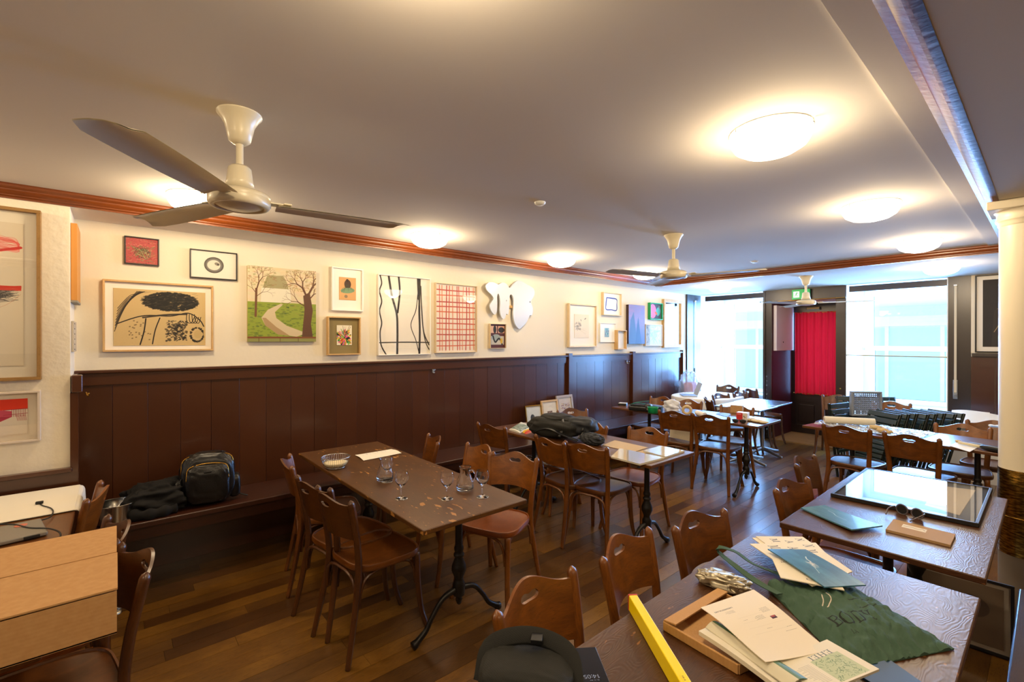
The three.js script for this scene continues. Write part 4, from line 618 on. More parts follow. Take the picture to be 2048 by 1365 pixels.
picture('large glazed brush drawing of black vertical lines', [757, 862, 547, 712, 559, 709], {
  f: 0.008, depth: 0.035, frame: whiteFrame, matc: '#f2ece0', glazed: true, res: 768, art: (g, w, h) => {
    fill(g, w, h, '#efe8da'); const k = '#26221f'; curve(g, [[w * .03, 0], [w * .06, h * .1], [w * .02, h * .2], [w * .06, h * .33], [w * .02, h * .45], [w * .06, h * .6], [w * .03, h * .72], [w * .05, h * .88], [w * .14, h]], k, 18);
    curve(g, [[w * .19, 0], [w * .25, h * .25], [w * .34, h * .48], [w * .355, h * .7], [w * .35, h]], k, 30); curve(g, [[w * .38, 0], [w * .40, h * .2], [w * .36, h * .46]], k, 27); curve(g, [[w * .80, 0], [w * .79, h * .4], [w * .80, h * .7], [w * .79, h]], k, 30); blob(g, [[w * .74, 0], [w * .80, 0], [w * .80, h * .3], [w * .76, h * .28]], k);
    curve(g, [[w * .76, h * .2], [w * .72, h * .42], [w * .62, h * .62], [w * .72, h * .82], [w * .78, h * .98]], k, 12); curve(g, [[w * .82, h * .1], [w * .84, h * .4], [w * .88, h * .7], [w * .99, h * .88]], k, 18); curve(g, [[w * .83, h * .3], [w * .86, h * .62], [w * .92, h * .84], [w, h * .95]], k, 15); curve(g, [[w * .02, h * .85], [w * .5, h * .845], [w, h * .85]], k, 16);
  },
});
picture('glazed brush drawing of a loose red grid', [872, 955, 564, 708, 574, 704], { f: 0.008, depth: 0.04, frame: paleWood, matc: '#f0e8d8', glazed: true, res: 768, art: (g, w, h) => { fill(g, w, h, '#f0e6d6'); for (let i = 0; i < 11; i++) { const y = h * (.07 + i * .085 + jr(-.015, .015)); curve(g, [[w * .03, y + jr(-8, 8)], [w * .5, y + jr(-10, 10)], [w * .97, y + jr(-8, 8)]], ['rgba(196,60,40,.85)', 'rgba(214,92,52,.8)', 'rgba(176,44,36,.85)'][i % 3], 18); } for (let i = 0; i < 11; i++) { const x = w * (.09 + i * .083 + jr(-.02, .02)); curve(g, [[x + jr(-14, 14), h * .02], [x + jr(-10, 10), h * .5], [x + jr(-14, 14), h * .97]], ['rgba(206,74,50,.8)', 'rgba(220,110,70,.75)', 'rgba(188,50,40,.85)'][i % 3], jr(12, 19)); } } });
picture('small dark abstract painting with pale shapes in a wood frame', [981, 1013, 647, 698, 649, 697], { f: 0.006, depth: 0.035, frame: paleWood, matc: '#4a1c1c', res: 256, art: (g, w, h) => { fill(g, w, h, '#4c1d1d'); fill2(g, w * .06, h * .07, w * .4, h * .3, '#cfa58a'); fill2(g, w * .53, h * .07, w * .42, h * .3, '#c99a80'); ell(g, w * .32, h * .22, w * .1, h * .16, '#1f1a18'); ell(g, w * .75, h * .24, w * .2, h * .12, '#221c1a'); fill2(g, w * .08, h * .5, w * .84, h * .36, '#b9b3a4'); ell(g, w * .4, h * .56, w * .3, h * .14, '#8f9a98'); curve(g, [[w * .2, h * .5], [w * .35, h * .75], [w * .6, h * .6], [w * .8, h * .85]], '#1c1816', 22); ell(g, w * .75, h * .7, w * .08, h * .12, '#c9a12e'); } });
picture('glazed pale pencil drawing in a light wood frame', [1139, 1194.5, 606.8, 695.4, 610.6, 694.7], { f: 0.018, depth: 0.045, frame: paleWood, matc: '#efe9dc', inset: [.2, .25, .2, .22], res: 256, art: (g, w, h) => { fill(g, w, h, '#e5d8bf'); for (let i = 0; i < 80; i++) ell(g, jr(w * .02, w * .45), jr(h * .35, h * .65), jr(4, 22), jr(3, 10), 'rgba(110,104,96,.2)', jr(0, 3)); ell(g, w * .45, h * .25, 5, 14, '#7a746a', -.4); ell(g, w * .75, h * .18, 18, 6, '#6d675e', -.6); for (let i = 0; i < 12; i++) line(g, [[w * .2, h * .6], [jr(w * .2, w * .9), jr(h * .5, h * .95)]], 'rgba(140,130,110,.2)', 2); } });
picture('drawing of a loose blue square in a pale box frame', [1207.5, 1244, 584, 631, 588, 631.8], { f: 0.012, depth: 0.05, frame: paleWood, matc: '#efeae2', res: 256, art: (g, w, h) => { fill(g, w, h, '#f1ede8'); for (let k = 0; k < 4; k++) curve(g, [[w * .22, h * .22], [w * .5, h * .21], [w * .8, h * .24], [w * .82, h * .5], [w * .79, h * .78], [w * .5, h * .77], [w * .2, h * .76], [w * .19, h * .5], [w * .22, h * .22]].map(([x, y]) => [x + jr(-4, 4), y + jr(-4, 4)]), 'rgba(52,84,168,.75)', 8); } });
picture('small white picture with a blue figure strip', [1200.7, 1232, 646.4, 685, 647.5, 684.7], { f: 0.006, depth: 0.02, frame: whiteFrame, matc: '#f4f3ef', inset: [.3, .42, .26, .24], res: 128, art: (g, w, h) => { fill(g, w, h, '#86b9d0'); for (let i = 0; i < 40; i++) ell(g, jr(0, w), jr(0, h), jr(3, 16), jr(6, 30), ['rgba(40,110,150,.5)', 'rgba(180,220,230,.5)', 'rgba(200,150,190,.3)'][i % 3]); } });
picture('narrow white picture in a deep pale wood box', [1236, 1254, 660.5, 700, 661, 699], { f: 0.012, depth: 0.07, frame: lightWood, matc: '#f2f0ea', inset: [.05, .05, .04, .04], res: 128, art: (g, w, h) => { fill(g, w, h, '#f3f1ec'); fill2(g, w * .55, 0, w * .45, h, '#e2e6ea'); } });
picture('tall unframed painting of blue mountains under a violet sky', [1257.4, 1289.5, 609, 688.5, 612, 688], { f: 0, depth: 0.05, res: 256, side: S({ color: hex('#3a2420'), roughness: 0.7 }), art: (g, w, h) => { const q = g.createLinearGradient(0, 0, w * .3, h); q.addColorStop(0, '#7d6c98'); q.addColorStop(.5, '#8f86b8'); q.addColorStop(1, '#5a6ba2'); g.fillStyle = q; g.fillRect(0, 0, w, h); for (let i = 0; i < 90; i++) ell(g, jr(0, w), jr(0, h * .6), jr(10, 40), jr(5, 18), ['rgba(170,120,150,.16)', 'rgba(110,120,180,.16)'][i % 2]); blob(g, [[0, h], [w * .1, h * .4], [w * .3, h * .18], [w * .45, h * .7], [w * .45, h]], '#4c6c96'); blob(g, [[w * .4, h], [w * .48, h * .6], [w * .58, h * .3], [w * .72, h * .75], [w * .8, h]], '#3f5f8c'); } });
picture('small pink abstract painting in a bright green frame', [1301, 1326, 605.8, 639.6, 607, 640], { f: 0.014, depth: 0.05, frame: S({ color: hex('#1fa45c'), roughness: 0.5 }), matc: '#3a3a44', res: 128, art: (g, w, h) => { fill(g, w, h, '#4a5260'); ell(g, w * .28, h * .5, w * .3, h * .48, '#e07fa6'); ell(g, w * .75, h * .5, w * .18, h * .3, '#4fb0a6', .5); ell(g, w * .58, h * .62, w * .12, h * .08, '#e06a3a', .5); fill2(g, w * .8, h * .1, 8, h * .3, '#8d96a4'); } });
picture('glazed print mirroring the window, below the green frame', [1291.6, 1325, 649, 692.6, 650, 692], { f: 0.012, depth: 0.04, frame: paleWood, matc: '#cfd8da', glazed: true, res: 128, art: (g, w, h) => { fill(g, w, h, '#c9d4d4'); for (let i = 0; i < 50; i++) line(g, [[jr(0, w), jr(0, h)], [jr(0, w), jr(0, h)]], ['rgba(120,160,180,.3)', 'rgba(230,235,235,.4)', 'rgba(90,110,120,.25)'][i % 3], jr(2, 8)); } });
{
  const p = [1328.5, 1365.4, 597, 696, 601, 695], X = WX + 0.05, a = atX(p[0], p[2], X), b = atX(p[0], p[3], X), c = atX(p[1], p[4], X), w = a.z - c.z, h = a.y - b.y - 0.01, t = thing('wall_mirror', 'tall mirror in a pale wood frame beside the corner panel', 'mirror', [WX, b.y, (a.z + c.z) / 2], Math.PI / 2), f = 0.05;
  part(t, 'frame', [rb(w, f, 0.05, 0.004, 0, f / 2, 0.025), rb(w, f, 0.05, 0.004, 0, h - f / 2, 0.025), rb(f, h - 2 * f, 0.05, 0.004, -w / 2 + f / 2, h / 2, 0.025, 1), rb(f, h - 2 * f, 0.05, 0.004, w / 2 - f / 2, h / 2, 0.025, 1)], lightWood);
  part(t, 'mirror_glass', mv(new THREE.BoxGeometry(w - 2 * f, h - 2 * f, 0.01), 0, h / 2, 0.02), P({ color: hex('#eef2f2'), metalness: 1, roughness: 0.02 }));
}
// big drawing and red print on the nearer wall
picture('large glazed drawing of pink lips and black scribble in a brown frame', [-300, 82, 370, 792, 424, 746], {
  wall: NX, f: 0.018, depth: 0.05, frame: S({ map: woodTex(rgb('#8a6632'), rgb('#9c7640'), rgb('#6a4a20'), { size: 0.4, w: 256, h: 256 }), roughness: 0.5 }), matc: '#e9e2d0', glazed: true, inset: [.08, .09, .07, .07], res: 768, art: (g, w, h) => {
    fill(g, w, h, '#ddd2bb'); for (let i = 0; i < 80; i++) curve(g, [[0, h * jr(.12, .28)], [w * .5, h * jr(.08, .2)], [w * .9, h * jr(.1, .2)], [w * .97, h * jr(.14, .2)]], ['rgba(214,60,50,.5)', 'rgba(226,140,130,.5)', 'rgba(240,200,190,.5)'][i % 3], jr(2, 9)); curve(g, [[0, h * .3], [w * .4, h * .26], [w * .7, h * .22], [w * .98, h * .17]], '#c8261c', 22);
    for (let i = 0; i < 26; i++) curve(g, [[0, h * jr(.46, .52)], [w * .5, h * jr(.45, .49)], [w * .98, h * jr(.44, .47)]], 'rgba(206,52,30,.7)', jr(4, 12)); for (let i = 0; i < 70; i++) curve(g, [[0, h * jr(.42, .62)], [w * jr(.3, .6), h * jr(.45, .62)], [w * jr(.8, .98), h * jr(.47, .55)]], 'rgba(36,34,36,.75)', jr(1, 4)); curve(g, [[w * .98, h * .5], [w * .8, h * .6], [w * .3, h * .68], [0, h * .75]], 'rgba(200,130,90,.6)', 3);
  },
});
picture('red and pink print of a factory bridge in a pale frame', [-90, 80, 787, 902, 784, 880], { wall: NX, f: 0.012, depth: 0.05, frame: S({ color: hex('#cdbfae'), roughness: 0.6 }), matc: '#e4dccb', glazed: true, inset: [.1, .14, .13, .12], res: 512, art: (g, w, h) => { fill(g, w, h, '#ded5c6'); fill2(g, 0, 0, w, h * .3, '#e8391a'); blob(g, [[0, h * .22], [w * .55, h * .3], [w * .72, h * .34], [w * .72, h * .5], [w * .45, h * .66], [0, h * .85]], '#c64a62'); blob(g, [[0, h * .55], [w * .55, h * .48], [w * .72, h * .5], [w * .45, h * .66], [0, h * .85]], '#b0304a'); for (let k = 0; k < 9; k++) { line(g, [[w * (.72 + k * .03), h * .28], [w * (.72 + k * .03), h * .5]], '#8f2030', 4); line(g, [[w * (.8 + k * .02), h * .46], [w * (.82 + k * .02), h * .62]], '#a33040', 3); } line(g, [[w * .58, h * .3], [w, h * .29]], '#a33040', 7); line(g, [[w * .58, h * .44], [w, h * .42]], '#a33040', 6); } });
// items on the narrow return face
{
  let t = thing('orange_panel', 'orange board edge on the narrow wall return above the bench', 'panel', [-4.02, 1.86, JOG - 0.0]); part(t, 'board', rb(0.30, 0.47, 0.03, 0.003, 0, 0.235, -0.016), S({ color: hex('#c98a3c'), roughness: 0.6 })); part(t, 'foot_strip', rb(0.30, 0.014, 0.032, 0.002, 0, -0.006, -0.016), S({ color: hex('#8d8678'), roughness: 0.6 }));
  t = thing('hanging_rail', 'perforated pale rail strip on the narrow wall return', 'rail', [-4.02, 1.545, JOG]); part(t, 'strip', rb(0.24, 0.19, 0.012, 0.002, 0, 0.095, -0.007), S({ color: hex('#b9ad97'), roughness: 0.5 })); for (let k = 0; k < 6; k++) part(t, 'hole', mv(new THREE.CylinderGeometry(0.004, 0.004, 0.003, 8), 0.06, 0.015 + k * 0.032, -0.0135, 0, Math.PI / 2), black);
}
// pale amoeba relief
{
  const z = 3.724, q = (x, y) => { const p = atX(600 + x / z, 450 + y / z, WX + 0.05); return [p.z, p.y]; };
  const raw = [[1385, 455], [1405, 432], [1445, 430], [1478, 445], [1492, 438], [1512, 430], [1540, 442], [1562, 470], [1590, 440], [1625, 415], [1660, 425], [1690, 445], [1718, 460], [1742, 480], [1748, 515], [1735, 545], [1720, 575], [1735, 620], [1728, 675], [1715, 672], [1705, 690], [1690, 720], [1672, 745], [1652, 762], [1635, 775], [1612, 755], [1595, 715], [1588, 660], [1592, 600], [1590, 545], [1578, 520], [1565, 522], [1560, 560], [1558, 620], [1550, 670], [1538, 662], [1530, 690], [1514, 702], [1498, 680], [1490, 640], [1492, 590], [1488, 540], [1478, 512], [1470, 530], [1470, 600], [1462, 660], [1448, 668], [1425, 640], [1415, 600], [1430, 570], [1442, 550], [1430, 525], [1405, 500], [1390, 480]];
  const P2 = raw.map(([x, y]) => q(x, y)), zc = P2.reduce((s, p) => s + p[0], 0) / P2.length, yb = Math.min(...P2.map((p) => p[1]));
  const sp = new THREE.CatmullRomCurve3(P2.map(([a, b]) => V(-(a - zc), b - yb, 0)), true, 'centripetal'), sh = new THREE.Shape(sp.getPoints(200).slice(0, -1).map((p) => new THREE.Vector2(p.x, p.y)));
  for (const [x, y, r] of [[1538, 565, 0.008], [1713, 575, 0.012]]) { const [a, b] = q(x, y), hq = new THREE.Path(); hq.absellipse(-(a - zc), b - yb, r * 0.5, r, 0, 7, true); sh.holes.push(hq); }
  const g = new THREE.ExtrudeGeometry(sh, { depth: 0.02, bevelEnabled: true, bevelSize: 0.0012, bevelThickness: 0.0015, bevelSegments: 1, curveSegments: 8 });
  const t = thing('wall_relief', 'white dripping cloud-shaped relief panel on the cream wall', 'sculpture', [WX, yb, zc], Math.PI / 2); const m = part(t, 'panel', toCreasedNormals(g, 0.6), P({ color: hex('#cdd0d4'), roughness: 0.32, metalness: 0.5 })); m.position.z = 0.028; part(t, 'batten', [rb(0.3, 0.03, 0.026, 0.003, 0.05, 0.26, 0.013)], lightWood);
}
// etching on the far wall by the column
{
  const a = atZ(1945, 552, FZ + 0.04), b = atZ(1945, 705, FZ + 0.04), w = 0.62, h = a.y - b.y;
  framed('dark etching of a standing figure with crossed hands in a black frame', w, h, V(a.x + w / 2 + 0.02, b.y, FZ + 0.005), 0, { f: 0.014, depth: 0.035, frame: thinBlack, matc: '#efe9de', inset: [.09, .09, .06, .05], res: 768, art: (g, w2, h2) => { fill(g, w2, h2, '#2b2622'); for (let i = 0; i < 900; i++) { const x = jr(0, w2), y = jr(0, h2); line(g, [[x, y], [x + jr(-4, 4), y + jr(20, 70)]], `rgba(${jr(20, 90) | 0},${jr(18, 80) | 0},${jr(14, 66) | 0},.45)`, 2); } ell(g, w2 * .5, h2 * .27, w2 * .1, h2 * .08, '#4a4036'); blob(g, [[w2 * .2, h2 * .46], [w2 * .4, h2 * .38], [w2 * .62, h2 * .38], [w2 * .85, h2 * .46], [w2 * .9, h2], [w2 * .15, h2]], 'rgba(58,50,42,.8)'); const f = (p) => curve(g, p.map(([x, y]) => [w2 * x, h2 * y]), '#b89a72', 9); f([[.2, .78], [.35, .6], [.45, .52], [.6, .45]]); f([[.45, .52], [.6, .5], [.75, .47]]); f([[.43, .56], [.58, .56], [.72, .54]]); f([[.9, .72], [.7, .66], [.5, .6]]); f([[.72, .66], [.6, .7], [.48, .72]]); f([[.7, .63], [.6, .6], [.46, .6]]); curve(g, [[w2 * .25, h2 * .44], [w2 * .42, h2 * .4]], '#9a825e', 6); curve(g, [[w2 * .6, h2 * .4], [w2 * .78, h2 * .44]], '#9a825e', 6); } });
  const t = thing('side_board', 'pale vertical batten beside the dark etching', 'batten', [-0.64, 1.455, FZ + 0.002]); part(t, 'batten', bx(-0.02, 0.04, 0, 0.95, 0, 0.008, 1), plaster);
}
// three small framed pictures leaning on the bench
{
  const o = (art, frame, f) => ({ name: 'leaning_picture', f, depth: 0.02, frame, tilt: -0.16, glazed: true, matc: '#e9e6dc', inset: [.06, .06, .05, .05], res: 256, art });
  const at = (x) => { const p = atX(x, 800, -4.09); return V(-4.05, 0.467, p.z); };
  framed('small leaning portrait photo in a thin gold frame on the bench', 0.25, 0.36, at(1066), Math.PI / 2 - 0.1, o((g, w, h) => { fill(g, w, h, '#dfe6e8'); ell(g, w * .4, h * .4, w * .16, h * .14, '#3a4654'); ell(g, w * .55, h * .75, w * .25, h * .25, '#54606e'); ell(g, w * .35, h * .55, w * .1, h * .1, '#b9c2c6'); }, brass, 0.012));
  framed('small leaning print in a brown wood frame on the bench', 0.28, 0.40, at(1099), Math.PI / 2 - 0.05, o((g, w, h) => { fill(g, w, h, '#ece5d6'); fill2(g, w * .28, h * .3, w * .4, h * .26, '#8a7466'); for (let i = 0; i < 30; i++) fill2(g, jr(w * .28, w * .62), jr(h * .3, h * .52), 14, 10, ['#4a3c38', '#b7a596', '#6b5a52'][i % 3]); }, lightWood, 0.022));
  framed('small leaning coloured print in a grey frame on the bench', 0.30, 0.44, at(1130), Math.PI / 2, o((g, w, h) => { fill(g, w, h, '#d8cdc4'); for (let i = 0; i < 70; i++) fill2(g, jr(w * .1, w * .85), jr(h * .15, h * .55), 18, 12, ['#c9a24a', '#7a5a7a', '#b07a7a', '#8d8aa0', '#ded4c4'][i % 5]); }, S({ color: hex('#a99c92'), roughness: 0.6 }), 0.03));
}

// ------------------------------------------------------------------ table with wine glasses
const tp = (x, y, up = 0) => atY(x, y, T + up);
{
  const bowl = [[0, 0.003], [0.030, 0.003], [0.033, 0.002], [0.033, 0.0005], [0.028, 0.006], [0.006, 0.010], [0.0042, 0.016], [0.0038, 0.058], [0.006, 0.066], [0.020, 0.076], [0.033, 0.094], [0.038, 0.112], [0.037, 0.130], [0.032, 0.148], [0.0312, 0.148], [0.0362, 0.130], [0.0372, 0.112], [0.032, 0.095], [0.019, 0.0785], [0.0, 0.070]];
  const g = lathe(bowl, 32);
  for (const [x, y] of [[774, 964], [803, 998], [894, 999], [965, 995]]) { const p = tp(x, y); const t = thing('wine_glass', 'empty stemmed wine glass on the worn brown table', 'glass', p, 0, 'wine glasses on the worn table'); part(t, 'glass_body', g, solidGlass); }
  const carafe = (px, py, lab, turn) => {
    const t = thing('glass_carafe', lab, 'carafe', tp(px, py), turn);
    const n = 48, prof2 = [[0.0, 0.004, 0], [0.044, 0.003, 0], [0.05, 0.012, 0], [0.051, 0.03, 0.4], [0.046, 0.055, 1], [0.037, 0.08, 1], [0.030, 0.098, 0.4], [0.029, 0.112, 0], [0.033, 0.13, 0], [0.036, 0.136, 0], [0.034, 0.136, 0], [0.027, 0.112, 0], [0.028, 0.098, 0.3], [0.034, 0.08, 0.8], [0.043, 0.055, 0.8], [0.047, 0.03, 0.3], [0.045, 0.014, 0], [0, 0.012, 0]];
    const q = lathe(prof2.map(([r, y]) => [r, y]), n), P3 = q.attributes.position; for (let i = 0; i < P3.count; i++) { const x = P3.getX(i), y = P3.getY(i), z = P3.getZ(i), a = Math.atan2(z, x), k = 1 + 0.035 * Math.sin(a * 10 + y * 30) * Math.exp(-(((y - 0.065) / 0.03) ** 2)); P3.setX(i, x * k); P3.setZ(i, z * k); } q.computeVertexNormals();
    part(t, 'body', q, solidGlass); part(t, 'handle', tube([[0.032, 0.118, 0], [0.05, 0.122, 0], [0.066, 0.105, 0], [0.064, 0.075, 0], [0.046, 0.056, 0]], 0.0045, 18, 8), solidGlass);
  };
  carafe(930, 981, 'small glass carafe between two wine glasses near the table corner', 0.4); carafe(770, 962, 'small glass carafe behind a wine glass in front of the paper sheets', 2.6);
  const p = tp(671, 936), t = thing('wire_basket', 'round wire basket with cream napkin on the worn table', 'basket', p); const wires = [], R0 = 0.058, R1 = 0.092;
  for (let k = 0; k < 44; k++) { const a = k / 44 * Math.PI * 2; wires.push(tube([[Math.cos(a) * R0, 0.008, Math.sin(a) * R0], [Math.cos(a) * (R0 + 0.02), 0.03, Math.sin(a) * (R0 + 0.02)], [Math.cos(a) * R1, 0.072, Math.sin(a) * R1]], 0.0011, 6, 5)); }
  part(t, 'wires', wires, chrome); part(t, 'rim', mv(new THREE.TorusGeometry(R1, 0.0028, 8, 44), 0, 0.073, 0, 0, Math.PI / 2), chrome); part(t, 'foot_ring', [mv(new THREE.TorusGeometry(R0, 0.0028, 8, 40), 0, 0.005, 0, 0, Math.PI / 2), cyl(R0, R0, 0.003, 0.006, 32)], chrome); part(t, 'napkin', lathe([[0, 0.008], [0.06, 0.010], [0.078, 0.036], [0.06, 0.038], [0, 0.034]], 32), S({ color: hex('#e3d5b0'), roughness: 0.9 }));
  const prn = cv(512, 256, (g2, w, h) => { fill(g2, w, h, '#efe9da'); g2.font = '26px serif'; g2.fillStyle = '#6d7896'; for (let k = 0; k < 6; k++) curve(g2, Array.from({ length: 8 }, (_, i) => [30 + i * 22, 60 + k * 26 + jr(-6, 6)]), 'rgba(90,100,140,.6)', 2); });
  laid('paper_sheets', 'folded white paper sheets with handwriting on the worn table', 'paper', sheet([tp(710, 912), tp(727, 923), tp(803, 909), tp(783, 901)], 12, 6, (u, v) => 0.003 + 0.006 * Math.sin(u * 3) ** 2 + 0.004 * v * v, 0.002), S({ map: prn, roughness: 0.8 }));
}
// ------------------------------------------------------------------ bench things
{
  const p = atX(415, 1000, -3.90); const t = thing('leather_backpack', 'black leather backpack with gold zips standing on the bench', 'backpack', [-3.90, 0.467, p.z], Math.PI / 2 - 0.12);
  const W = 0.168, Hh = 0.36;
  part(t, 'body', mv(lump(W, Hh / 2, 0.085, 0.55, (q) => 1 + 0.035 * n3(q.x * 2.5, q.y * 2.5, q.z * 2) - 0.09 * Math.max(0, q.y) * Math.abs(q.x), 48), 0, Hh / 2, 0, 0, -0.10), leather);
  part(t, 'front_pocket', mv(lump(W * 0.78, Hh * 0.37, 0.055, 0.5, (q) => 1 + 0.05 * n3(q.x * 3 + 4, q.y * 3, q.z * 2), 44), 0, Hh * 0.42, 0.062, 0, -0.08), leather);
  part(t, 'zip', [tube([[-W * 0.92, Hh * 0.62, 0.045], [-W * 0.84, Hh * 0.88, 0.028], [-W * 0.4, Hh * 0.965, 0.018], [W * 0.4, Hh * 0.965, 0.018], [W * 0.84, Hh * 0.88, 0.028], [W * 0.92, Hh * 0.6, 0.045]], 0.0035, 40, 6)], brass); part(t, 'zip', tube([[-W * 0.74, Hh * 0.52, 0.098], [-W * 0.66, Hh * 0.74, 0.078], [-W * 0.3, Hh * 0.795, 0.070], [W * 0.3, Hh * 0.795, 0.070], [W * 0.66, Hh * 0.74, 0.078], [W * 0.74, Hh * 0.5, 0.098]], 0.0035, 40, 6), brass);
  part(t, 'badge', rb(0.045, 0.012, 0.006, 0.002, 0, Hh * 0.66, 0.112), blackPlastic); part(t, 'side_pocket', [mv(lump(0.04, 0.085, 0.06, 0.6, null, 24), W * 0.96, 0.10, 0.0), mv(lump(0.04, 0.085, 0.06, 0.6, null, 24), -W * 0.96, 0.10, 0)], leather);
  part(t, 'strap', [tube([[-W * 0.9, 0.2, 0.06], [-W * 1.15, 0.14, 0.09], [-W * 1.25, 0.05, 0.1], [-W * 1.1, 0.01, 0.11]], 0.014, 16, 8, 0.3), tube([[W * 0.95, 0.06, 0.0], [W * 1.2, 0.03, 0.02], [W * 1.45, 0.012, 0.03]], 0.014, 12, 8, 0.4)], blackPlastic);
  const ja = atX(318, 1010, -3.95), J = thing('black_jacket', 'crumpled black jacket heaped on the bench beside the leather backpack', 'jacket', [-3.95, 0.467, ja.z]);
  part(J, 'cloth', mv(lump(0.18, 0.115, 0.21, 0.85, flat(-0.083, (q) => 0.96 + 0.18 * n3(q.x * 1.5, q.y * 1.8, q.z * 1.5) - 0.13 * Math.abs(n3(q.x * 2.6 + 5, q.y * 2, q.z * 1.6)) + 0.02 * n3(q.x * 7, q.y * 6, q.z * 5)), 72), 0, 0.085, 0), blackCloth); part(J, 'sleeve', tube([[0.1, 0.06, 0.2], [0.17, 0.035, 0.12], [0.18, 0.03, 0.02], [0.15, 0.035, -0.08]], (u) => 0.034 + 0.006 * Math.sin(u * 26), 30, 10, 0.8), blackCloth);
  const po = atX(231, 1010, -3.86), pot = thing('steel_pot', 'shiny open stainless steel pot on the bench by the jacket', 'pot', [-3.86, 0.467, po.z]); part(pot, 'body', lathe([[0, 0.002], [0.09, 0.002], [0.1, 0.01], [0.102, 0.115], [0.106, 0.118], [0.106, 0.121], [0.099, 0.121], [0.098, 0.012], [0, 0.006]], 40), steel);
}
// ------------------------------------------------------------------ laptop table
{
  const cl = thing('table_runner', 'white cloth runner hanging over the end of the laptop table', 'cloth', [-3.4, 0.751, 0.49]);
  { const pos = [], idx = [], uv = [], nu = 20, nv = 24; const path = [[0.9, 0.004], [0.2, 0.004], [-0.27, 0.004], [-0.325, 0.002], [-0.342, -0.012], [-0.346, -0.05], [-0.35, -0.16]]; const cvp = new THREE.SplineCurve(path.map(([a, b]) => new THREE.Vector2(a, b))); for (const s of [0, 1]) for (let j = 0; j <= nv; j++) { const q = cvp.getPoint(j / nv), tg = cvp.getTangent(j / nv); for (let i = 0; i <= nu; i++) { const u = i / nu; pos.push(-0.36 + 0.55 * u - 0.03 * (j / nv) * u, q.y + 0.003 * Math.sin(u * 9 + j * 0.3) * (j / nv) + (s ? 0.003 : 0) * Math.abs(tg.x), q.x - (s ? 0.003 : 0) * Math.abs(tg.y)); uv.push(u, j / nv); } } const N = (nu + 1) * (nv + 1); for (const s of [0, 1]) for (let j = 0; j < nv; j++) for (let i = 0; i < nu; i++) { const a = s * N + j * (nu + 1) + i, b = a + 1, c = a + nu + 1, d = c + 1; s ? idx.push(a, b, c, b, d, c) : idx.push(a, c, b, b, c, d); } const g = new THREE.BufferGeometry(); g.setAttribute('position', new THREE.Float32BufferAttribute(pos, 3)); g.setAttribute('uv', new THREE.Float32BufferAttribute(uv, 2)); g.setIndex(idx); g.computeVertexNormals(); part(cl, 'cloth', g, S({ color: hex('#e2dcce'), roughness: 0.85, side: THREE.DoubleSide, bumpMap: clothBump, bumpScale: 0.0008 })); }
  const p = atY(40, 1072, T + 0.02), l = thing('laptop', 'closed grey laptop with a round sticker on the runner table', 'laptop', [-2.98, T + 0.004, 0.42], 0.18); part(l, 'body', rb(0.24, 0.018, 0.34, 0.006, 0, 0.009, 0), S({ color: hex('#8f8a80'), roughness: 0.4, metalness: 0.3 })); part(l, 'sticker', mv(new THREE.CylinderGeometry(0.022, 0.022, 0.001, 20), -0.06, 0.019, -0.1), S({ color: hex('#c9745c'), roughness: 0.6 })); part(l, 'port_block', rb(0.02, 0.012, 0.05, 0.002, 0.118, 0.009, -0.12), blackPlastic);
  const w = [[-20, 1050], [25, 1050], [60, 1057], [95, 1058], [118, 1066], [115, 1078], [92, 1085]].map(([x, y]) => { const q = atY(x, y, T + 0.024); return [q.x, q.y, q.z]; }); laid('black_cable', 'black cable lying across the grey laptop', 'cable', tube(w, 0.0035, 40, 6), blackPlastic);
  const w2 = [[78, 1008], [84, 1012], [100, 1017], [105, 1026], [94, 1038], [60, 1046], [20, 1052]].map(([x, y]) => { const q = atY(x, y, T + 0.012); return [q.x, q.y, q.z]; }); laid('grey_cable', 'grey cable with plug curled on the white runner', 'cable', [tube(w2, 0.003, 40, 6), mv(rb(0.02, 0.012, 0.03, 0.003), w2[0][0], w2[0][1] + 0.005, w2[0][2])], blackPlastic);
  const x0 = -2.42, x1 = -1.80, z0 = 0.0, z1 = 0.78, H2 = 0.125, c = thing('cardboard_box', 'large flat brown cardboard box on the laptop table', 'box', [(x0 + x1) / 2, T, (z0 + z1) / 2]), hx = (x1 - x0) / 2, hz = (z1 - z0) / 2, s = 0.005;
  part(c, 'carton', [bx(-hx, -hx + s, 0, H2, -hz, hz, 1), bx(hx - s, hx, 0, H2, -hz, hz, 1), bx(-hx + s, hx - s, 0, H2, -hz, -hz + s, 1), bx(-hx + s, hx - s, 0, H2, hz - s, hz, 1), bx(-hx, hx, 0.001, s, -hz, hz)], card);
  part(c, 'flap', mv(bx(-hx, -0.012, 0, s, -hz, hz, 0), 0, H2, 0), card); part(c, 'flap', mv(bx(-0.001, hx, 0, s, -hz - 0.002, hz, 0), 0, H2 + 0.001, 0, 0, 0, 0.012), card); part(c, 'flap', bx(-hx + s, hx - s, H2 - 0.008, H2 - 0.003, -hz + 0.004, -hz + 0.2), card);
  const b = atY(240, 1215, 0.46), ba = thing('foil_bag', 'crumpled clear plastic wrapper on the chair behind the cardboard box', 'wrapper', [b.x + 0.0, 0.465, b.z + 0.06]); part(ba, 'film', mv(lump(0.10, 0.025, 0.09, 0.9, (q) => 1 + 0.3 * n3(q.x * 4, q.y * 4, q.z * 4), 36), 0, 0.022, 0), P({ color: hex('#cfcabc'), roughness: 0.2, metalness: 0.7 }));
}
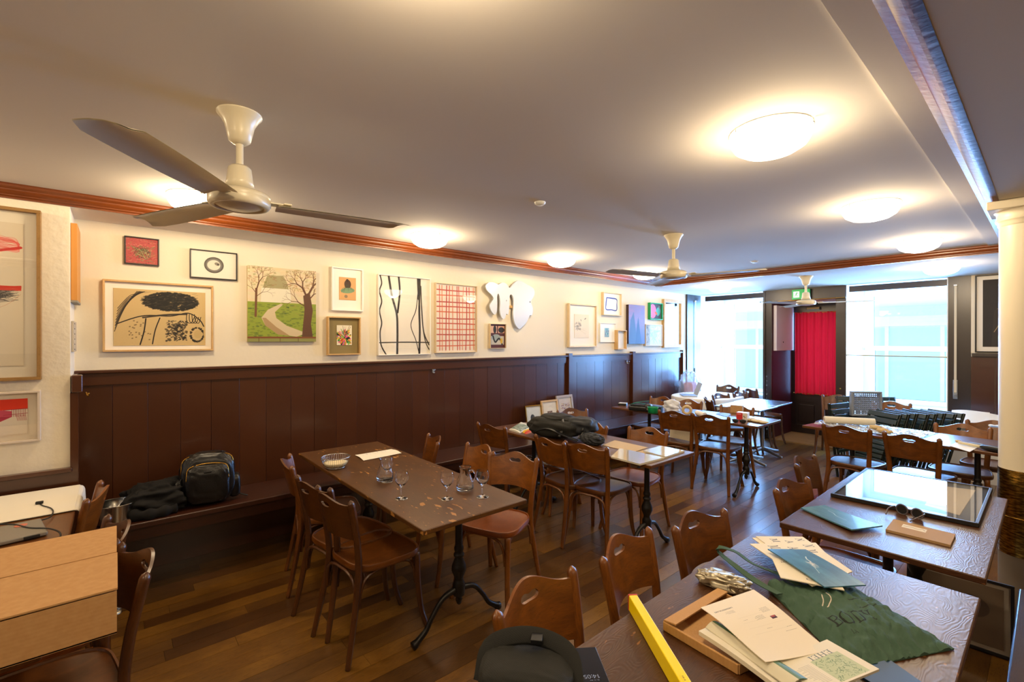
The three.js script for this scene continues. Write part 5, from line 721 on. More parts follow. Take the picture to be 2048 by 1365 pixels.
// ------------------------------------------------------------------ backpack table
{
  const p = tp(1135, 880), t = thing('travel_backpack', 'bulky dark travel backpack lying on the brown cafe table', 'backpack', [-2.86, T, -3.03], 0.35);
  part(t, 'body', mv(lump(0.24, 0.085, 0.16, 0.75, flat(-0.088, (q) => 1 + 0.12 * n3(q.x * 1.3, q.y * 1.3, q.z * 1.3) + 0.015 * n3(q.x * 4, q.y * 4, q.z * 4)), 60), -0.06, 0.09, 0.02), canvasBag);
  part(t, 'top_pocket', mv(lump(0.15, 0.075, 0.14, 0.8, (q) => 1 + 0.10 * n3(q.x * 1.6 + 3, q.y * 1.6, q.z * 1.6), 48), 0.17, 0.11, -0.03), navyCloth); part(t, 'flap', mv(lump(0.16, 0.05, 0.13, 0.8, (q) => 1 + 0.1 * n3(q.x * 1.6 + 9, q.y * 1.6, q.z * 1.6), 40), -0.05, 0.15, -0.02), canvasBag);
  part(t, 'strap', [tube([[-0.2, 0.05, 0.15], [-0.05, 0.1, 0.185], [0.1, 0.06, 0.19], [0.22, 0.02, 0.17]], 0.02, 24, 8, 0.35), tube([[0.03, 0.18, 0.06], [0.08, 0.12, 0.15], [0.06, 0.04, 0.19]], 0.014, 16, 8, 0.35), tube([[0.2, 0.16, 0.05], [0.25, 0.09, 0.11], [0.22, 0.03, 0.15]], 0.01, 16, 8, 0.4)], blackPlastic); part(t, 'buckle', [rb(0.03, 0.012, 0.04, 0.003, 0.07, 0.125, 0.155), rb(0.025, 0.012, 0.03, 0.003, 0.24, 0.1, 0.11)], blackPlastic);
  const c = tp(1200, 885), k = thing('rolled_scarf', 'rolled black scarf beside the travel backpack', 'scarf', [-2.5, T, -3.02], -0.2); part(k, 'cloth', mv(lump(0.12, 0.045, 0.075, 0.9, (q) => 1 + 0.08 * Math.sin(q.x * 16 + q.y * 10 + q.z * 5) + 0.08 * n3(q.x * 3, q.y * 4, q.z * 3), 56), 0, 0.042, 0), navyCloth);
  const nt = cv(512, 512, (g, w, h) => { fill(g, w, h, '#dcdcd2'); fill2(g, 30, 150, 450, 330, '#7d8d84'); for (let i = 0; i < 60; i++) ell(g, jr(40, 470), jr(160, 470), jr(10, 60), jr(5, 20), ['rgba(200,205,195,.4)', 'rgba(60,80,70,.4)'][i % 2]); g.fillStyle = '#3a3f3c'; for (let k2 = 0; k2 < 5; k2++) fill2(g, 40, 30 + k2 * 20, jr(200, 440), 6, '#6a6d68'); });
  laid('newspaper', 'folded newspaper with a green photograph on the backpack table', 'newspaper', sheet([tp(1018, 861), tp(1040, 868), tp(1071, 853), tp(1042, 846)], 16, 8, (u, v) => 0.006 + 0.01 * Math.sin(u * 3.1) * (1 - v), 0.012, 6), S({ map: nt, roughness: 0.75 }));
  laid('snack_packet', 'yellow and red snack packet beside the newspaper', 'packet', sheet([tp(1042, 864), tp(1052, 869), tp(1074, 863), tp(1066, 857)], 12, 8, (u, v) => 0.008 * Math.sin(u * 3.1) * Math.sin(v * 3.1), 0.008, 8), S({ map: cv(128, 64, (g, w, h) => { fill(g, w, h, '#e3b41e'); blob(g, [[60, 0], [128, 0], [128, 64], [80, 64]], '#cf3a22'); fill2(g, 14, 20, 40, 10, '#a8341a'); }), roughness: 0.35 }));
  const cp = S({ color: hex('#cdb187'), roughness: 0.8 });
  laid('brown_envelope', 'loose tan paper sheets near the scarf and panels', 'paper', sheet([tp(1205, 892), tp(1266, 906), tp(1296, 899), tp(1230, 882)], 10, 8, (u, v) => 0.002 + 0.010 * u * v, 0.002), cp); laid('tan_sheet', 'small tan sheet under the loose paper beside the glossy panel', 'paper', sheet([tp(1270, 903), tp(1290, 908), tp(1304, 902), tp(1286, 897)], 4, 4, null, 0.0015), cp);
  const tile = P({ map: cv(256, 256, (g, w, h) => { fill(g, w, h, '#d8d2bf'); for (let k2 = 0; k2 < 18; k2++) fill2(g, 16, 14 + k2 * 13, jr(150, 220), 3, '#c4bda8'); }), roughness: 0.06, clearcoat: 1, clearcoatRoughness: 0.03 });
  for (const [c4, lab] of [[[tp(1222, 917), tp(1280, 932), tp(1329, 919), tp(1240, 900)], 'larger glossy pale glass panel at the corner of the backpack table'], [[tp(1286, 905), tp(1331, 917), tp(1369, 905), tp(1322, 895)], 'smaller glossy pale glass panel at the edge of the backpack table']]) { const t0 = laid('glossy_tile', lab, 'panel', sheet(c4, 2, 2, null, 0.012), tile); }
}
// pale board on the chair
{ const t = thing('pale_board', 'pale card board standing on the chair seat behind its backrest', 'board', [-2.78, 0.466, -4.99], Math.PI - 0.1); part(t, 'board', mv(rb(0.30, 0.26, 0.008, 0.002, 0, 0.13, 0), 0, 0, -0.03, 0, 0.12), S({ color: hex('#d9cdb2'), roughness: 0.7 })); part(t, 'sleeve', mv(rb(0.33, 0.2, 0.003, 0.001, 0.01, 0.1, 0.012), 0, 0, -0.03, 0, 0.12), P({ color: hex('#e6e0d0'), roughness: 0.4 })); }
// ------------------------------------------------------------------ tool table
{
  const t = thing('tool_case', 'black cordless tool lying in its open case on the tool table', 'tool', tp(1280, 822), 0.3); part(t, 'body', [rb(0.26, 0.06, 0.12, 0.02, 0, 0.03, 0), mv(lump(0.05, 0.045, 0.06, 0.8, null, 20), 0.1, 0.05, 0), rb(0.2, 0.02, 0.08, 0.008, -0.01, 0.068, 0)], blackPlastic); part(t, 'lid', rb(0.12, 0.07, 0.10, 0.008, 0.2, 0.035, -0.02), S({ color: hex('#1d2f45'), roughness: 0.5 })); part(t, 'cables', [tube([[-0.1, 0.075, 0.02], [-0.02, 0.1, 0.05], [0.08, 0.085, 0.0]], 0.006, 16, 6), tube([[-0.14, 0.06, -0.02], [-0.05, 0.095, -0.03], [0.1, 0.12, -0.05]], 0.005, 16, 6)], S({ color: hex('#20706a'), roughness: 0.5 })); part(t, 'dial', mv(cyl(0.02, 0.02, 0, 0.008, 16), 0.12, 0.04, 0.062, 0, Math.PI / 2), chrome);
  const b = thing('small_case', 'small pale case at the wall end of the tool table', 'case', tp(1246, 811), 0.4); part(b, 'case', [rb(0.11, 0.026, 0.09, 0.005, 0, 0.013, 0)], blackPlastic); part(b, 'lid', rb(0.104, 0.006, 0.084, 0.002, 0, 0.029, 0), S({ color: hex('#c9ccd0'), roughness: 0.5 }));
  const g = thing('green_tub', 'translucent green plastic tub on the tool table', 'tub', tp(1306, 827), 0.2); part(g, 'tub', lathe([[0, 0.002], [0.055, 0.002], [0.062, 0.07], [0.065, 0.072], [0.060, 0.072], [0.054, 0.006], [0, 0.006]], 28), P({ color: hex('#12b06e'), roughness: 0.3, transmission: 0.25, thickness: 0 }));
  const w = thing('white_bags', 'crumpled white plastic bag behind the green tub', 'bag', [-2.96, T, -5.05], 0); part(w, 'bag', [mv(lump(0.11, 0.07, 0.09, 1, flat(-0.058, (q) => 0.9 + 0.3 * n3(q.x * 1.2, q.y * 1.2, q.z * 1.2) + 0.3 * Math.max(0, q.y) ** 2), 44), 0, 0.06, 0)], P({ color: hex('#eceae6'), roughness: 0.45, transmission: 0.3, thickness: 0 }));
  const r = thing('masking_roll', 'tan tape roll standing by the white plastic bag', 'tape', [-2.74, T, -5.0], 0.5); part(r, 'roll', mv(new THREE.TorusGeometry(0.042, 0.016, 12, 32), 0, 0.058, 0), S({ color: hex('#d8bf8f'), roughness: 0.7 })); part(r, 'core', mv(new THREE.TorusGeometry(0.03, 0.004, 8, 32), 0, 0.058, 0), S({ color: hex('#8e93c0'), roughness: 0.7 }));
  const ro = thing('paper_roll', 'short white paper roll lying on the tool table', 'roll', [-2.58, T, -5.02], 0.9); part(ro, 'roll', mv(new THREE.CylinderGeometry(0.03, 0.03, 0.2, 20), 0, 0.031, 0, 0, Math.PI / 2), paperWhite);
  const cb = thing('tan_carton', 'small tan carton behind the red and white box', 'box', tp(1467, 829, 0).add(V(-0.02, 0, -0.14)), 0.2); part(cb, 'carton', rb(0.13, 0.085, 0.08, 0.002, 0, 0.043, 0), card); part(cb, 'lid', rb(0.135, 0.008, 0.085, 0.002, 0, 0.09, 0), S({ color: hex('#e9dcc4'), roughness: 0.6 }));
  const rd = thing('red_box', 'small red and white printed box on the tool table', 'box', tp(1486, 841), 0.15), rt = (f) => S({ map: cv(128, 128, f), roughness: 0.5 });
  part(rd, 'carton', rb(0.11, 0.085, 0.09, 0.002, 0, 0.043, 0), S({ color: hex('#ece6da'), roughness: 0.5 })); part(rd, 'red_face', mv(new THREE.PlaneGeometry(0.062, 0.083), -0.023, 0.043, 0.0455), rt((q, w2, h) => { fill(q, w2, h, '#cf2a2e'); fill2(q, 14, 16, 84, 12, '#e8aaa0'); })); part(rd, 'label', mv(new THREE.PlaneGeometry(0.04, 0.07), 0.031, 0.043, 0.0456), rt((q, w2, h) => { fill(q, w2, h, '#ede6d8'); for (let k = 0; k < 5; k++) ell(q, jr(20, 110), jr(15, 115), 10, 9, '#5a4a44'); }));
  const sg = thing('dark_sunglasses', 'dark sunglasses lying in front of the red and white box', 'sunglasses', tp(1480, 846).add(V(0, 0.0, 0.02)), 0.3); for (const s of [-1, 1]) part(sg, 'lens', mv(lump(0.03, 0.02, 0.012, 0.8, null, 20), s * 0.036, 0.02, 0), blackPlastic); part(sg, 'frame', [tube([[-0.07, 0.032, 0], [0, 0.03, 0.004], [0.07, 0.032, 0]], 0.003, 12, 6), tube([[0.07, 0.03, 0], [0.07, 0.015, -0.1]], 0.0025, 8, 6), tube([[-0.07, 0.03, 0], [-0.07, 0.015, -0.1]], 0.0025, 8, 6)], blackPlastic);
  const gl = thing('work_glove', 'cream work glove lying at the end of the tool table', 'glove', tp(1515, 845), -0.35); part(gl, 'palm', [mv(lump(0.07, 0.014, 0.05, 0.8, (q) => 1 + 0.08 * n3(q.x * 3, q.y * 3, q.z * 3), 28), 0, 0.014, 0), mv(lump(0.04, 0.012, 0.042, 0.8, null, 20), 0.08, 0.012, 0)], S({ color: hex('#dccba4'), roughness: 0.9 })); for (let k = 0; k < 5; k++) part(gl, 'finger', tube([[-0.05, 0.014, -0.04 + k * 0.02], [-0.1, 0.016, -0.05 + k * 0.024], [-0.12, 0.011, -0.055 + k * 0.026]], 0.011, 10, 7), S({ color: hex('#d6c49b'), roughness: 0.9 }));
  laid('blue_sheet', 'thin blue folder sheet lying on the tool table', 'folder', sheet([tp(1432, 829), tp(1456, 835), tp(1462, 831), tp(1438, 826)], 4, 4, null, 0.004), S({ color: hex('#5a63b8'), roughness: 0.5 }));
}
// ------------------------------------------------------------------ glazed frame table
{
  const c4 = [tp(1665, 995), tp(1955, 1056), tp(1983, 984), tp(1735, 943)], cen = c4.reduce((a, b) => a.add(b), V(0, 0, 0)).multiplyScalar(0.25);
  const t = thing('glazed_frame', 'large black framed sheet of glass lying flat on the oak table', 'frame', cen); const L = c4.map((p) => p.clone().sub(cen));
  const bar = (a, b) => { const d = b.clone().sub(a), m = a.clone().add(b).multiplyScalar(0.5); return mv(rb(d.length() + 0.012, 0.02, 0.013, 0.002, 0, 0.011, 0), m.x, 0, m.z, Math.atan2(-d.z, d.x)); };
  part(t, 'frame', [0, 1, 2, 3].map((i) => bar(L[i], L[(i + 1) % 4])), thinBlack); part(t, 'back_board', sheet(L.map((p) => p.clone().setY(0.003)), 1, 1, null, 0.006), S({ color: hex('#2c3038'), roughness: 0.7 }));
  part(t, 'torn_paper', sheet([tp(1850, 1015), tp(1920, 1036), tp(1952, 985), tp(1875, 975)].map((p) => p.sub(cen).setY(0.010)), 10, 10, (u, v) => 0, 0.001), S({ color: hex('#cfbfa4'), roughness: 0.8 }));
  part(t, 'glass', sheet(L.map((p) => p.clone().setY(0.016)), 1, 1, null, 0.003), P({ color: 0xffffff, transmission: 1, roughness: 0.0, thickness: 0, ior: 1.6 }));
  const fold = cv(256, 256, (g, w, h) => { fill(g, w, h, '#4d7f8a'); for (let i = 0; i < 40; i++) ell(g, jr(0, w), jr(0, h), jr(20, 80), jr(10, 40), ['rgba(110,160,170,.12)', 'rgba(50,100,120,.12)'][i % 2]); curve(g, [[60, 90], [90, 100], [120, 130], [170, 140]], 'rgba(200,225,225,.6)', 5); });
  laid('blue_folder', 'thin blue-green folder at the edge of the glazed frame table', 'folder', sheet([tp(1602, 1020), tp(1705, 1068), tp(1766, 1060), tp(1650, 1015)], 10, 4, (u, v) => 0.004 + 0.008 * u * u, 0.006), P({ map: fold, roughness: 0.25, clearcoat: 0.4 }));
  const st = cv(256, 96, (g, w, h) => { fill(g, w, h, '#b08e62'); fill2(g, 50, 22, 100, 26, '#e4dccb'); curve(g, Array.from({ length: 9 }, (_, i) => [56 + i * 11, 35 + jr(-7, 7)]), '#a09380', 3); });
  laid('brown_envelopes', 'small stack of brown envelopes in front of the sunglasses', 'envelope', sheet([tp(1772, 1064), tp(1902, 1096), tp(1912, 1074), tp(1788, 1043)], 6, 3, null, 0.01), S({ map: st, roughness: 0.8 }));
  const p = tp(1820, 1034), s = thing('sunglasses', 'clear framed sunglasses leaning on the glazed frame edge', 'sunglasses', p, -0.3); for (const k of [-1, 1]) { part(s, 'lens', mv(new THREE.CylinderGeometry(0.022, 0.022, 0.003, 20), k * 0.032, 0.024, 0, 0, Math.PI / 2), blackPlastic); part(s, 'rim', mv(new THREE.TorusGeometry(0.024, 0.0035, 8, 24), k * 0.032, 0.024, 0), P({ color: hex('#8a7f86'), roughness: 0.15, transmission: 0.5, thickness: 0 })); part(s, 'temple', tube([[k * 0.062, 0.032, 0], [k * 0.064, 0.028, 0.05], [k * 0.05, 0.01, 0.1]], 0.003, 10, 6), P({ color: hex('#6a5f62'), roughness: 0.2 })); } part(s, 'bridge', tube([[-0.01, 0.03, 0], [0, 0.034, 0.002], [0.01, 0.03, 0]], 0.003, 6, 6), P({ color: hex('#6a5f62'), roughness: 0.2 }));
  // picture leaning under the table
  framed('framed picture standing on the floor under the glazed frame table', 0.42, 0.36, V(-0.33, 0, -3.42), 0.05, { name: 'floor_picture', f: 0.014, depth: 0.02, frame: thinBlack, tilt: -0.2, matc: '#cfc4b2', inset: [.06, .06, .06, .06], res: 128, art: (g, w, h) => { fill(g, w, h, '#8d7a66'); ell(g, w * .3, h * .5, 22, 16, '#5a4636'); ell(g, w * .65, h * .4, 26, 20, '#6c5a4c'); } });
}
// ------------------------------------------------------------------ document table
{
  // yellow level
  const a = tp(1266, 1191, 0.05), b = tp(1372, 1365, 0.05), d = b.clone().sub(a), dir = d.clone().normalize(), Ln = 0.80, m = a.clone().addScaledVector(dir, Ln / 2), t = thing('spirit_level', 'long yellow spirit level lying across the document table corner', 'level', [m.x, T, m.z], Math.atan2(-dir.z, dir.x));
  part(t, 'body', [rb(Ln, 0.049, 0.028, 0.003, 0, 0.0255, 0)], S({ color: hex('#ffe000'), roughness: 0.4 })); part(t, 'end_cap', rb(0.008, 0.051, 0.030, 0.002, -Ln / 2, 0.0255, 0), S({ color: hex('#c0392b'), roughness: 0.5 })); part(t, 'stamp', mv(new THREE.PlaneGeometry(0.03, 0.01), -0.03, 0.0506, 0, 0, -Math.PI / 2), S({ map: cv(128, 48, (g, w, h) => { fill(g, w, h, '#ffe000'); g.fillStyle = '#5a4a10'; g.font = 'bold 30px sans-serif'; g.fillText('100 B', 16, 36); }), roughness: 0.4 }));
  // cardboard mailer
  const q = [tp(1328, 1262), tp(1478, 1352), tp(1610, 1290), tp(1436, 1196)], cen = q.reduce((s, p) => s.add(p), V(0, 0, 0)).multiplyScalar(0.25), L = q.map((p) => p.clone().sub(cen)), mt = thing('cardboard_mailer', 'open flat cardboard mailer under the loose documents', 'box', cen);
  part(mt, 'tray', sheet(L.map((p) => p.clone().setY(0.001)), 2, 2, null, 0.006), card); const wall2 = (A, Bq, h, w = 0.006) => { const dd = Bq.clone().sub(A), mm = A.clone().add(Bq).multiplyScalar(0.5); return mv(rb(dd.length(), h, w, 0.002, 0, h / 2 + 0.001, 0), mm.x, 0, mm.z, Math.atan2(-dd.z, dd.x)); };
  part(mt, 'rim', [wall2(L[0], L[1], 0.026, 0.008), wall2(L[1], L[2], 0.026), wall2(L[2], L[3], 0.026), wall2(L[3], L[0], 0.026)], card); { const A = L[0].clone(), Bq = L[3].clone(), inn = L[1].clone().sub(L[0]).normalize().multiplyScalar(0.035); part(mt, 'flap', sheet([A.clone().setY(0.027), Bq.clone().setY(0.027), Bq.clone().add(inn).setY(0.030), A.clone().add(inn.clone().multiplyScalar(1.2)).setY(0.034)], 2, 2, null, 0.004), card); }
  // stack of papers, green newspaper and letter
  const up = (x, y, u) => tp(x, y, u);
  laid('document_stack', 'stack of cream documents on the cardboard mailer', 'paper', sheet([up(1398, 1272, 0.03), up(1560, 1385, 0.03), up(1700, 1335, 0.03), up(1500, 1225, 0.03)], 8, 8, (u, v) => 0.003 * Math.sin(u * 4), 0.012), paper);
  laid('green_catalogue', 'rolled green and cream catalogue among the documents', 'magazine', sheet([up(1412, 1258, 0.044), up(1580, 1380, 0.044), up(1622, 1365, 0.044), up(1440, 1250, 0.044)], 12, 6, (u, v) => 0.012 * Math.sin(v * 3.1), 0.003), S({ map: cv(256, 128, (g, w, h) => { fill(g, w, h, '#d9d3bd'); fill2(g, 0, 10, w, 60, '#5c7d5a'); for (let i = 0; i < 60; i++) line(g, [[jr(0, w), jr(10, 68)], [jr(0, w), jr(10, 68)]], ['rgba(120,150,110,.4)', 'rgba(50,80,60,.4)'][i % 2], 2); }), roughness: 0.6 }));
  const bk = cv(512, 512, (g, w, h) => { fill(g, w, h, '#e3dac2'); fill2(g, 170, 60, 320, 250, '#b9c294'); for (let i = 0; i < 140; i++) line(g, [[jr(190, 480), jr(80, 300)], [jr(190, 480), jr(80, 300)]].map(([x, y], k, A) => (k ? [A[0][0] + jr(-26, 26), A[0][1] + jr(-20, 20)] : [x, y])), 'rgba(74,106,66,.55)', jr(2, 7)); g.save(); g.translate(110, 90); g.rotate(Math.PI / 2); g.fillStyle = '#5a6660'; g.font = '84px serif'; g.fillText('EHEI', 0, 0); g.restore(); for (let k = 0; k < 16; k++) fill2(g, 190 + k * 16, 340, 5, jr(60, 150), '#b9b09a'); });
  laid('printed_booklet', 'booklet with a green engraving and large letters at the table end', 'booklet', sheet([up(1545, 1330, 0.046), up(1640, 1395, 0.046), up(1760, 1345, 0.046), up(1655, 1285, 0.046)], 6, 6, null, 0.006), S({ map: bk, roughness: 0.6 }));
  const lt = cv(1024, 768, (g, w, h) => { fill(g, w, h, '#e9dcc3'); g.save(); g.translate(w, 0); g.rotate(Math.PI / 2); const tx = (x, y, n, wd) => { for (let k = 0; k < n; k++) { let px = x; while (px < x + wd * (0.7 + 0.3 * rnd())) { const l = jr(6, 18); fill2(g, px, y + k * 13, l, 4, '#8d8474'); px += l + 5; } } }; tx(60, 330, 1, 160); tx(80, 380, 1, 60); tx(300, 420, 1, 60); tx(260, 560, 5, 110); tx(120, 640, 6, 120); tx(470, 600, 1, 70); tx(500, 760, 4, 120); fill2(g, 130, 520, 70, 46, '#4a1c1c'); fill2(g, 140, 545, 50, 20, '#b03a2a'); g.fillStyle = '#3d3a34'; g.font = 'bold 30px sans-serif'; g.fillText('LARSKRISTALARS', 470, 860); for (let y = 380; y < 700; y += 90) line(g, [[40, y], [560, y]], 'rgba(150,140,120,.4)', 1.5); g.restore(); });
  laid('letter_sheet', 'cream letter with printed columns and a small dark picture', 'letter', sheet([up(1402, 1231, 0.05), up(1532, 1337, 0.05), up(1660, 1303, 0.05), up(1508, 1184, 0.05)], 20, 16, (u, v) => 0.004 + 0.016 * (1 - u) * (1 - v) + 0.012 * u * (1 - v) ** 2 + 0.004 * Math.sin(u * 5), 0.0015), S({ map: lt, roughness: 0.75 }));
  laid('blue_booklet', 'dark blue booklet under the green tote bag', 'booklet', sheet([tp(1700, 1345), tp(1790, 1400), tp(1865, 1385), tp(1780, 1325)], 3, 3, null, 0.006), S({ color: hex('#1f4a78'), roughness: 0.5 })); laid('cream_card', 'cream card corner under the green tote bag', 'card', sheet([tp(1745, 1335), tp(1800, 1375), tp(1815, 1352), tp(1770, 1325)], 3, 3, null, 0.003), paper);
  // tote bag
  const tex = cv(1024, 1024, (g, w, h) => { fill(g, w, h, '#3d5a47'); for (let i = 0; i < 3000; i++) fill2(g, jr(0, w), jr(0, h), jr(2, 8), 1, ['rgba(80,110,90,.25)', 'rgba(30,50,40,.25)'][i % 2]); g.save(); g.translate(700, 800); g.rotate(-Math.PI / 2); g.fillStyle = '#121f18'; g.font = '170px serif'; g.fillText('BODY', -40, 0); g.font = '46px serif'; g.fillText('LA', 60, 80); g.restore(); curve(g, [[430, 190], [430, 300], [420, 420]], '#1f2f26', 10); curve(g, [[520, 200], [530, 300], [545, 420]], '#1f2f26', 10); curve(g, [[300, 560], [390, 590], [470, 700], [480, 720]], '#cfc4b4', 9); curve(g, [[330, 640], [400, 690], [460, 760]], '#cfc4b4', 9); curve(g, [[210, 500], [320, 560]], '#24405e', 8); });
  const bag = S({ map: tex, roughness: 0.85, bumpMap: clothBump, bumpScale: 0.0008 }), strapMat = S({ color: hex('#3d5a47'), roughness: 0.85 });
  const bq = [tp(1536, 1180), tp(1700, 1345), tp(1910, 1302), tp(1690, 1168)], bc = bq.reduce((s, p) => s.add(p), V(0, 0, 0)).multiplyScalar(0.25), BL = bq.map((p) => p.clone().sub(bc).setY(0.001)), tb = thing('tote_bag', 'dark green cotton tote bag with printed letters, lying flat', 'bag', bc);
  part(tb, 'body', sheet(BL, 48, 40, (u, v) => 0.022 * Math.sin(Math.min(1, u * 1.1) * 3.1) * Math.sin(v * 3.1) + 0.010 * Math.abs(fbm(u * 3 + v * 2, v * 5, 3)) * 2 + 0.03 * Math.max(0, 1 - u * 5) * Math.max(0, 1 - Math.abs(v - .1) * 4), 0.014, 7), bag);
  const ribbon = (pts) => { const c = new THREE.CatmullRomCurve3(pts), n = 40, pos = [], idx = [], uv = []; for (let i = 0; i <= n; i++) { const P4 = c.getPoint(i / n), tg = c.getTangent(i / n), sd = V(-tg.z, 0.25 * Math.sin(i * 0.3), tg.x).normalize().multiplyScalar(0.011); for (const [s, y] of [[1, 0.0012], [-1, 0.0012], [-1, -0.0012], [1, -0.0012]]) { pos.push(P4.x + sd.x * s, P4.y + sd.y * s + y, P4.z + sd.z * s); uv.push(0, 0); } } for (let i = 0; i < n; i++) for (let k = 0; k < 4; k++) { const p0 = i * 4 + k, p1 = i * 4 + (k + 1) % 4; idx.push(p0, p1, p0 + 4, p1, p1 + 4, p0 + 4); } const g = new THREE.BufferGeometry(); g.setAttribute('position', new THREE.Float32BufferAttribute(pos, 3)); g.setAttribute('uv', new THREE.Float32BufferAttribute(uv, 2)); g.setIndex(idx); return toCreasedNormals(g, 0.6); };
  const rl = (x, y, u) => tp(x, y, u).sub(bc); const hm = strapMat.clone(); hm.side = THREE.DoubleSide; part(tb, 'handle', ribbon([rl(1560, 1190, 0.025), rl(1515, 1165, 0.012), rl(1470, 1132, 0.010), rl(1438, 1104, 0.018), rl(1437, 1096, 0.035), rl(1470, 1104, 0.03), rl(1505, 1128, 0.016), rl(1560, 1150, 0.010), rl(1600, 1172, 0.018), rl(1625, 1185, 0.02)]), hm);
  // letter cards and the blue folder on top
  const lc = cv(512, 256, (g, w, h) => { fill(g, w, h, '#ece2cc'); g.fillStyle = '#3a4250'; g.font = '54px serif'; [['N', 30, 60], ['M', 110, 70], ['F', 200, 80], ['N', 300, 70], ['D', 410, 80], ['A', 60, 130], ['T', 150, 120], ['I', 250, 130], ['V', 340, 140], ['D', 430, 140], ['M', 30, 200], ['A', 90, 220]].forEach(([c, x, y]) => g.fillText(c, x, y)); }), lm = S({ map: lc, roughness: 0.75 });
  const quads = [[[1505, 1078], [1600, 1150], [1690, 1150], [1600, 1076]], [[1512, 1075], [1640, 1172], [1706, 1148], [1606, 1076]], [[1500, 1090], [1625, 1175], [1700, 1160], [1632, 1088]], [[1545, 1120], [1562, 1158], [1690, 1186], [1640, 1110]]];
  quads.forEach((Q, i) => laid('letter_card', 'cream card printed with scattered serif letters under the blue folder', 'card', sheet(Q.map(([x, y]) => tp(x, y, 0.034 + i * 0.004)), 6, 4, (u, v) => 0.004 * u * v, 0.003), lm, 'letter cards under the blue folder'));
  const ft = cv(512, 256, (g, w, h) => { fill(g, w, h, '#3f7590'); for (let i = 0; i < 60; i++) ell(g, jr(0, w), jr(0, h), jr(30, 120), jr(14, 50), ['rgba(90,150,180,.14)', 'rgba(30,80,110,.14)'][i % 2]); curve(g, [[130, 90], [170, 110], [210, 112]], 'rgba(235,240,235,.95)', 7); for (let i = 0; i < 40; i++) line(g, [[jr(190, 260), jr(105, 140)], [jr(200, 300), jr(110, 150)]], 'rgba(235,225,215,.5)', 3); curve(g, [[250, 140], [300, 150], [360, 170]], 'rgba(220,230,230,.7)', 4); });
  laid('blue_brochure', 'glossy blue brochure with a white bird on the letter cards', 'brochure', sheet([tp(1536, 1101, 0.056), tp(1650, 1178, 0.052), tp(1733, 1174, 0.052), tp(1612, 1102, 0.056)], 8, 4, (u, v) => 0.004 * Math.sin(u * 3), 0.004), P({ map: ft, roughness: 0.28, clearcoat: 0.4, clearcoatRoughness: 0.1 }));
  // silver crumpled piece
  const sa = tp(1396, 1162), sb2 = tp(1502, 1192), sp = sa.clone().add(sb2).multiplyScalar(0.5), sd = sb2.clone().sub(sa), si = thing('silver_casting', 'crumpled silver cast metal piece beside the mailer', 'sculpture', [sp.x, T, sp.z], Math.atan2(-sd.z, sd.x)); part(si, 'casting', mv(lump(sd.length() * 0.5, 0.026, 0.04, 0.7, flat(-0.024, (q) => 1 + 0.16 * n3(q.x * 1.6, q.y * 1.4, q.z * 1.5) - 0.30 * Math.max(0, n3(q.x * 3 + 3, q.y * 1.5, q.z * 2.2) - 0.1)), 90), 0, 0.023, 0), P({ color: hex('#b3aa94'), roughness: 0.34, metalness: 0.85 }));
  // phone and camera bag
  const ph = tp(1180, 1340), fo = thing('smartphone', 'black smartphone showing the time next to the camera bag', 'phone', [ph.x, T, ph.z], -0.62); part(fo, 'body', rb(0.148, 0.009, 0.072, 0.004, 0, 0.0045, 0), blackPlastic); part(fo, 'screen', mv(new THREE.PlaneGeometry(0.14, 0.066), 0, 0.0095, 0, 0, -Math.PI / 2), P({ map: cv(512, 240, (g, w, h) => { fill(g, w, h, '#0b0d12'); g.save(); g.translate(380, 60); g.rotate(Math.PI / 2); g.fillStyle = '#9fb2d8'; g.font = '64px sans-serif'; g.fillText('14:05', 0, 0); g.font = '18px sans-serif'; g.fillText('Mi. 22. Mai', 20, -64); g.restore(); }), roughness: 0.08, clearcoat: 1 }));
  const cb = tp(1055, 1372), k = thing('camera_bag', 'dark padded camera bag with a webbing strap at the table edge', 'bag', [cb.x + 0.02, T, cb.z + 0.02], 0.7); part(k, 'body', mv(lump(0.115, 0.045, 0.085, 0.5, (q) => 1 + 0.03 * n3(q.x * 3, q.y * 3, q.z * 3), 40), 0, 0.046, 0), canvasBag); part(k, 'strap', tube([[-0.11, 0.03, 0.02], [-0.10, 0.085, -0.03], [-0.03, 0.108, -0.05], [0.05, 0.105, -0.05], [0.105, 0.09, -0.02], [0.12, 0.04, 0.04]], 0.021, 30, 8, 0.18), canvasBag); part(k, 'buckle', rb(0.03, 0.012, 0.046, 0.003, 0.02, 0.11, -0.05), blackPlastic);
}
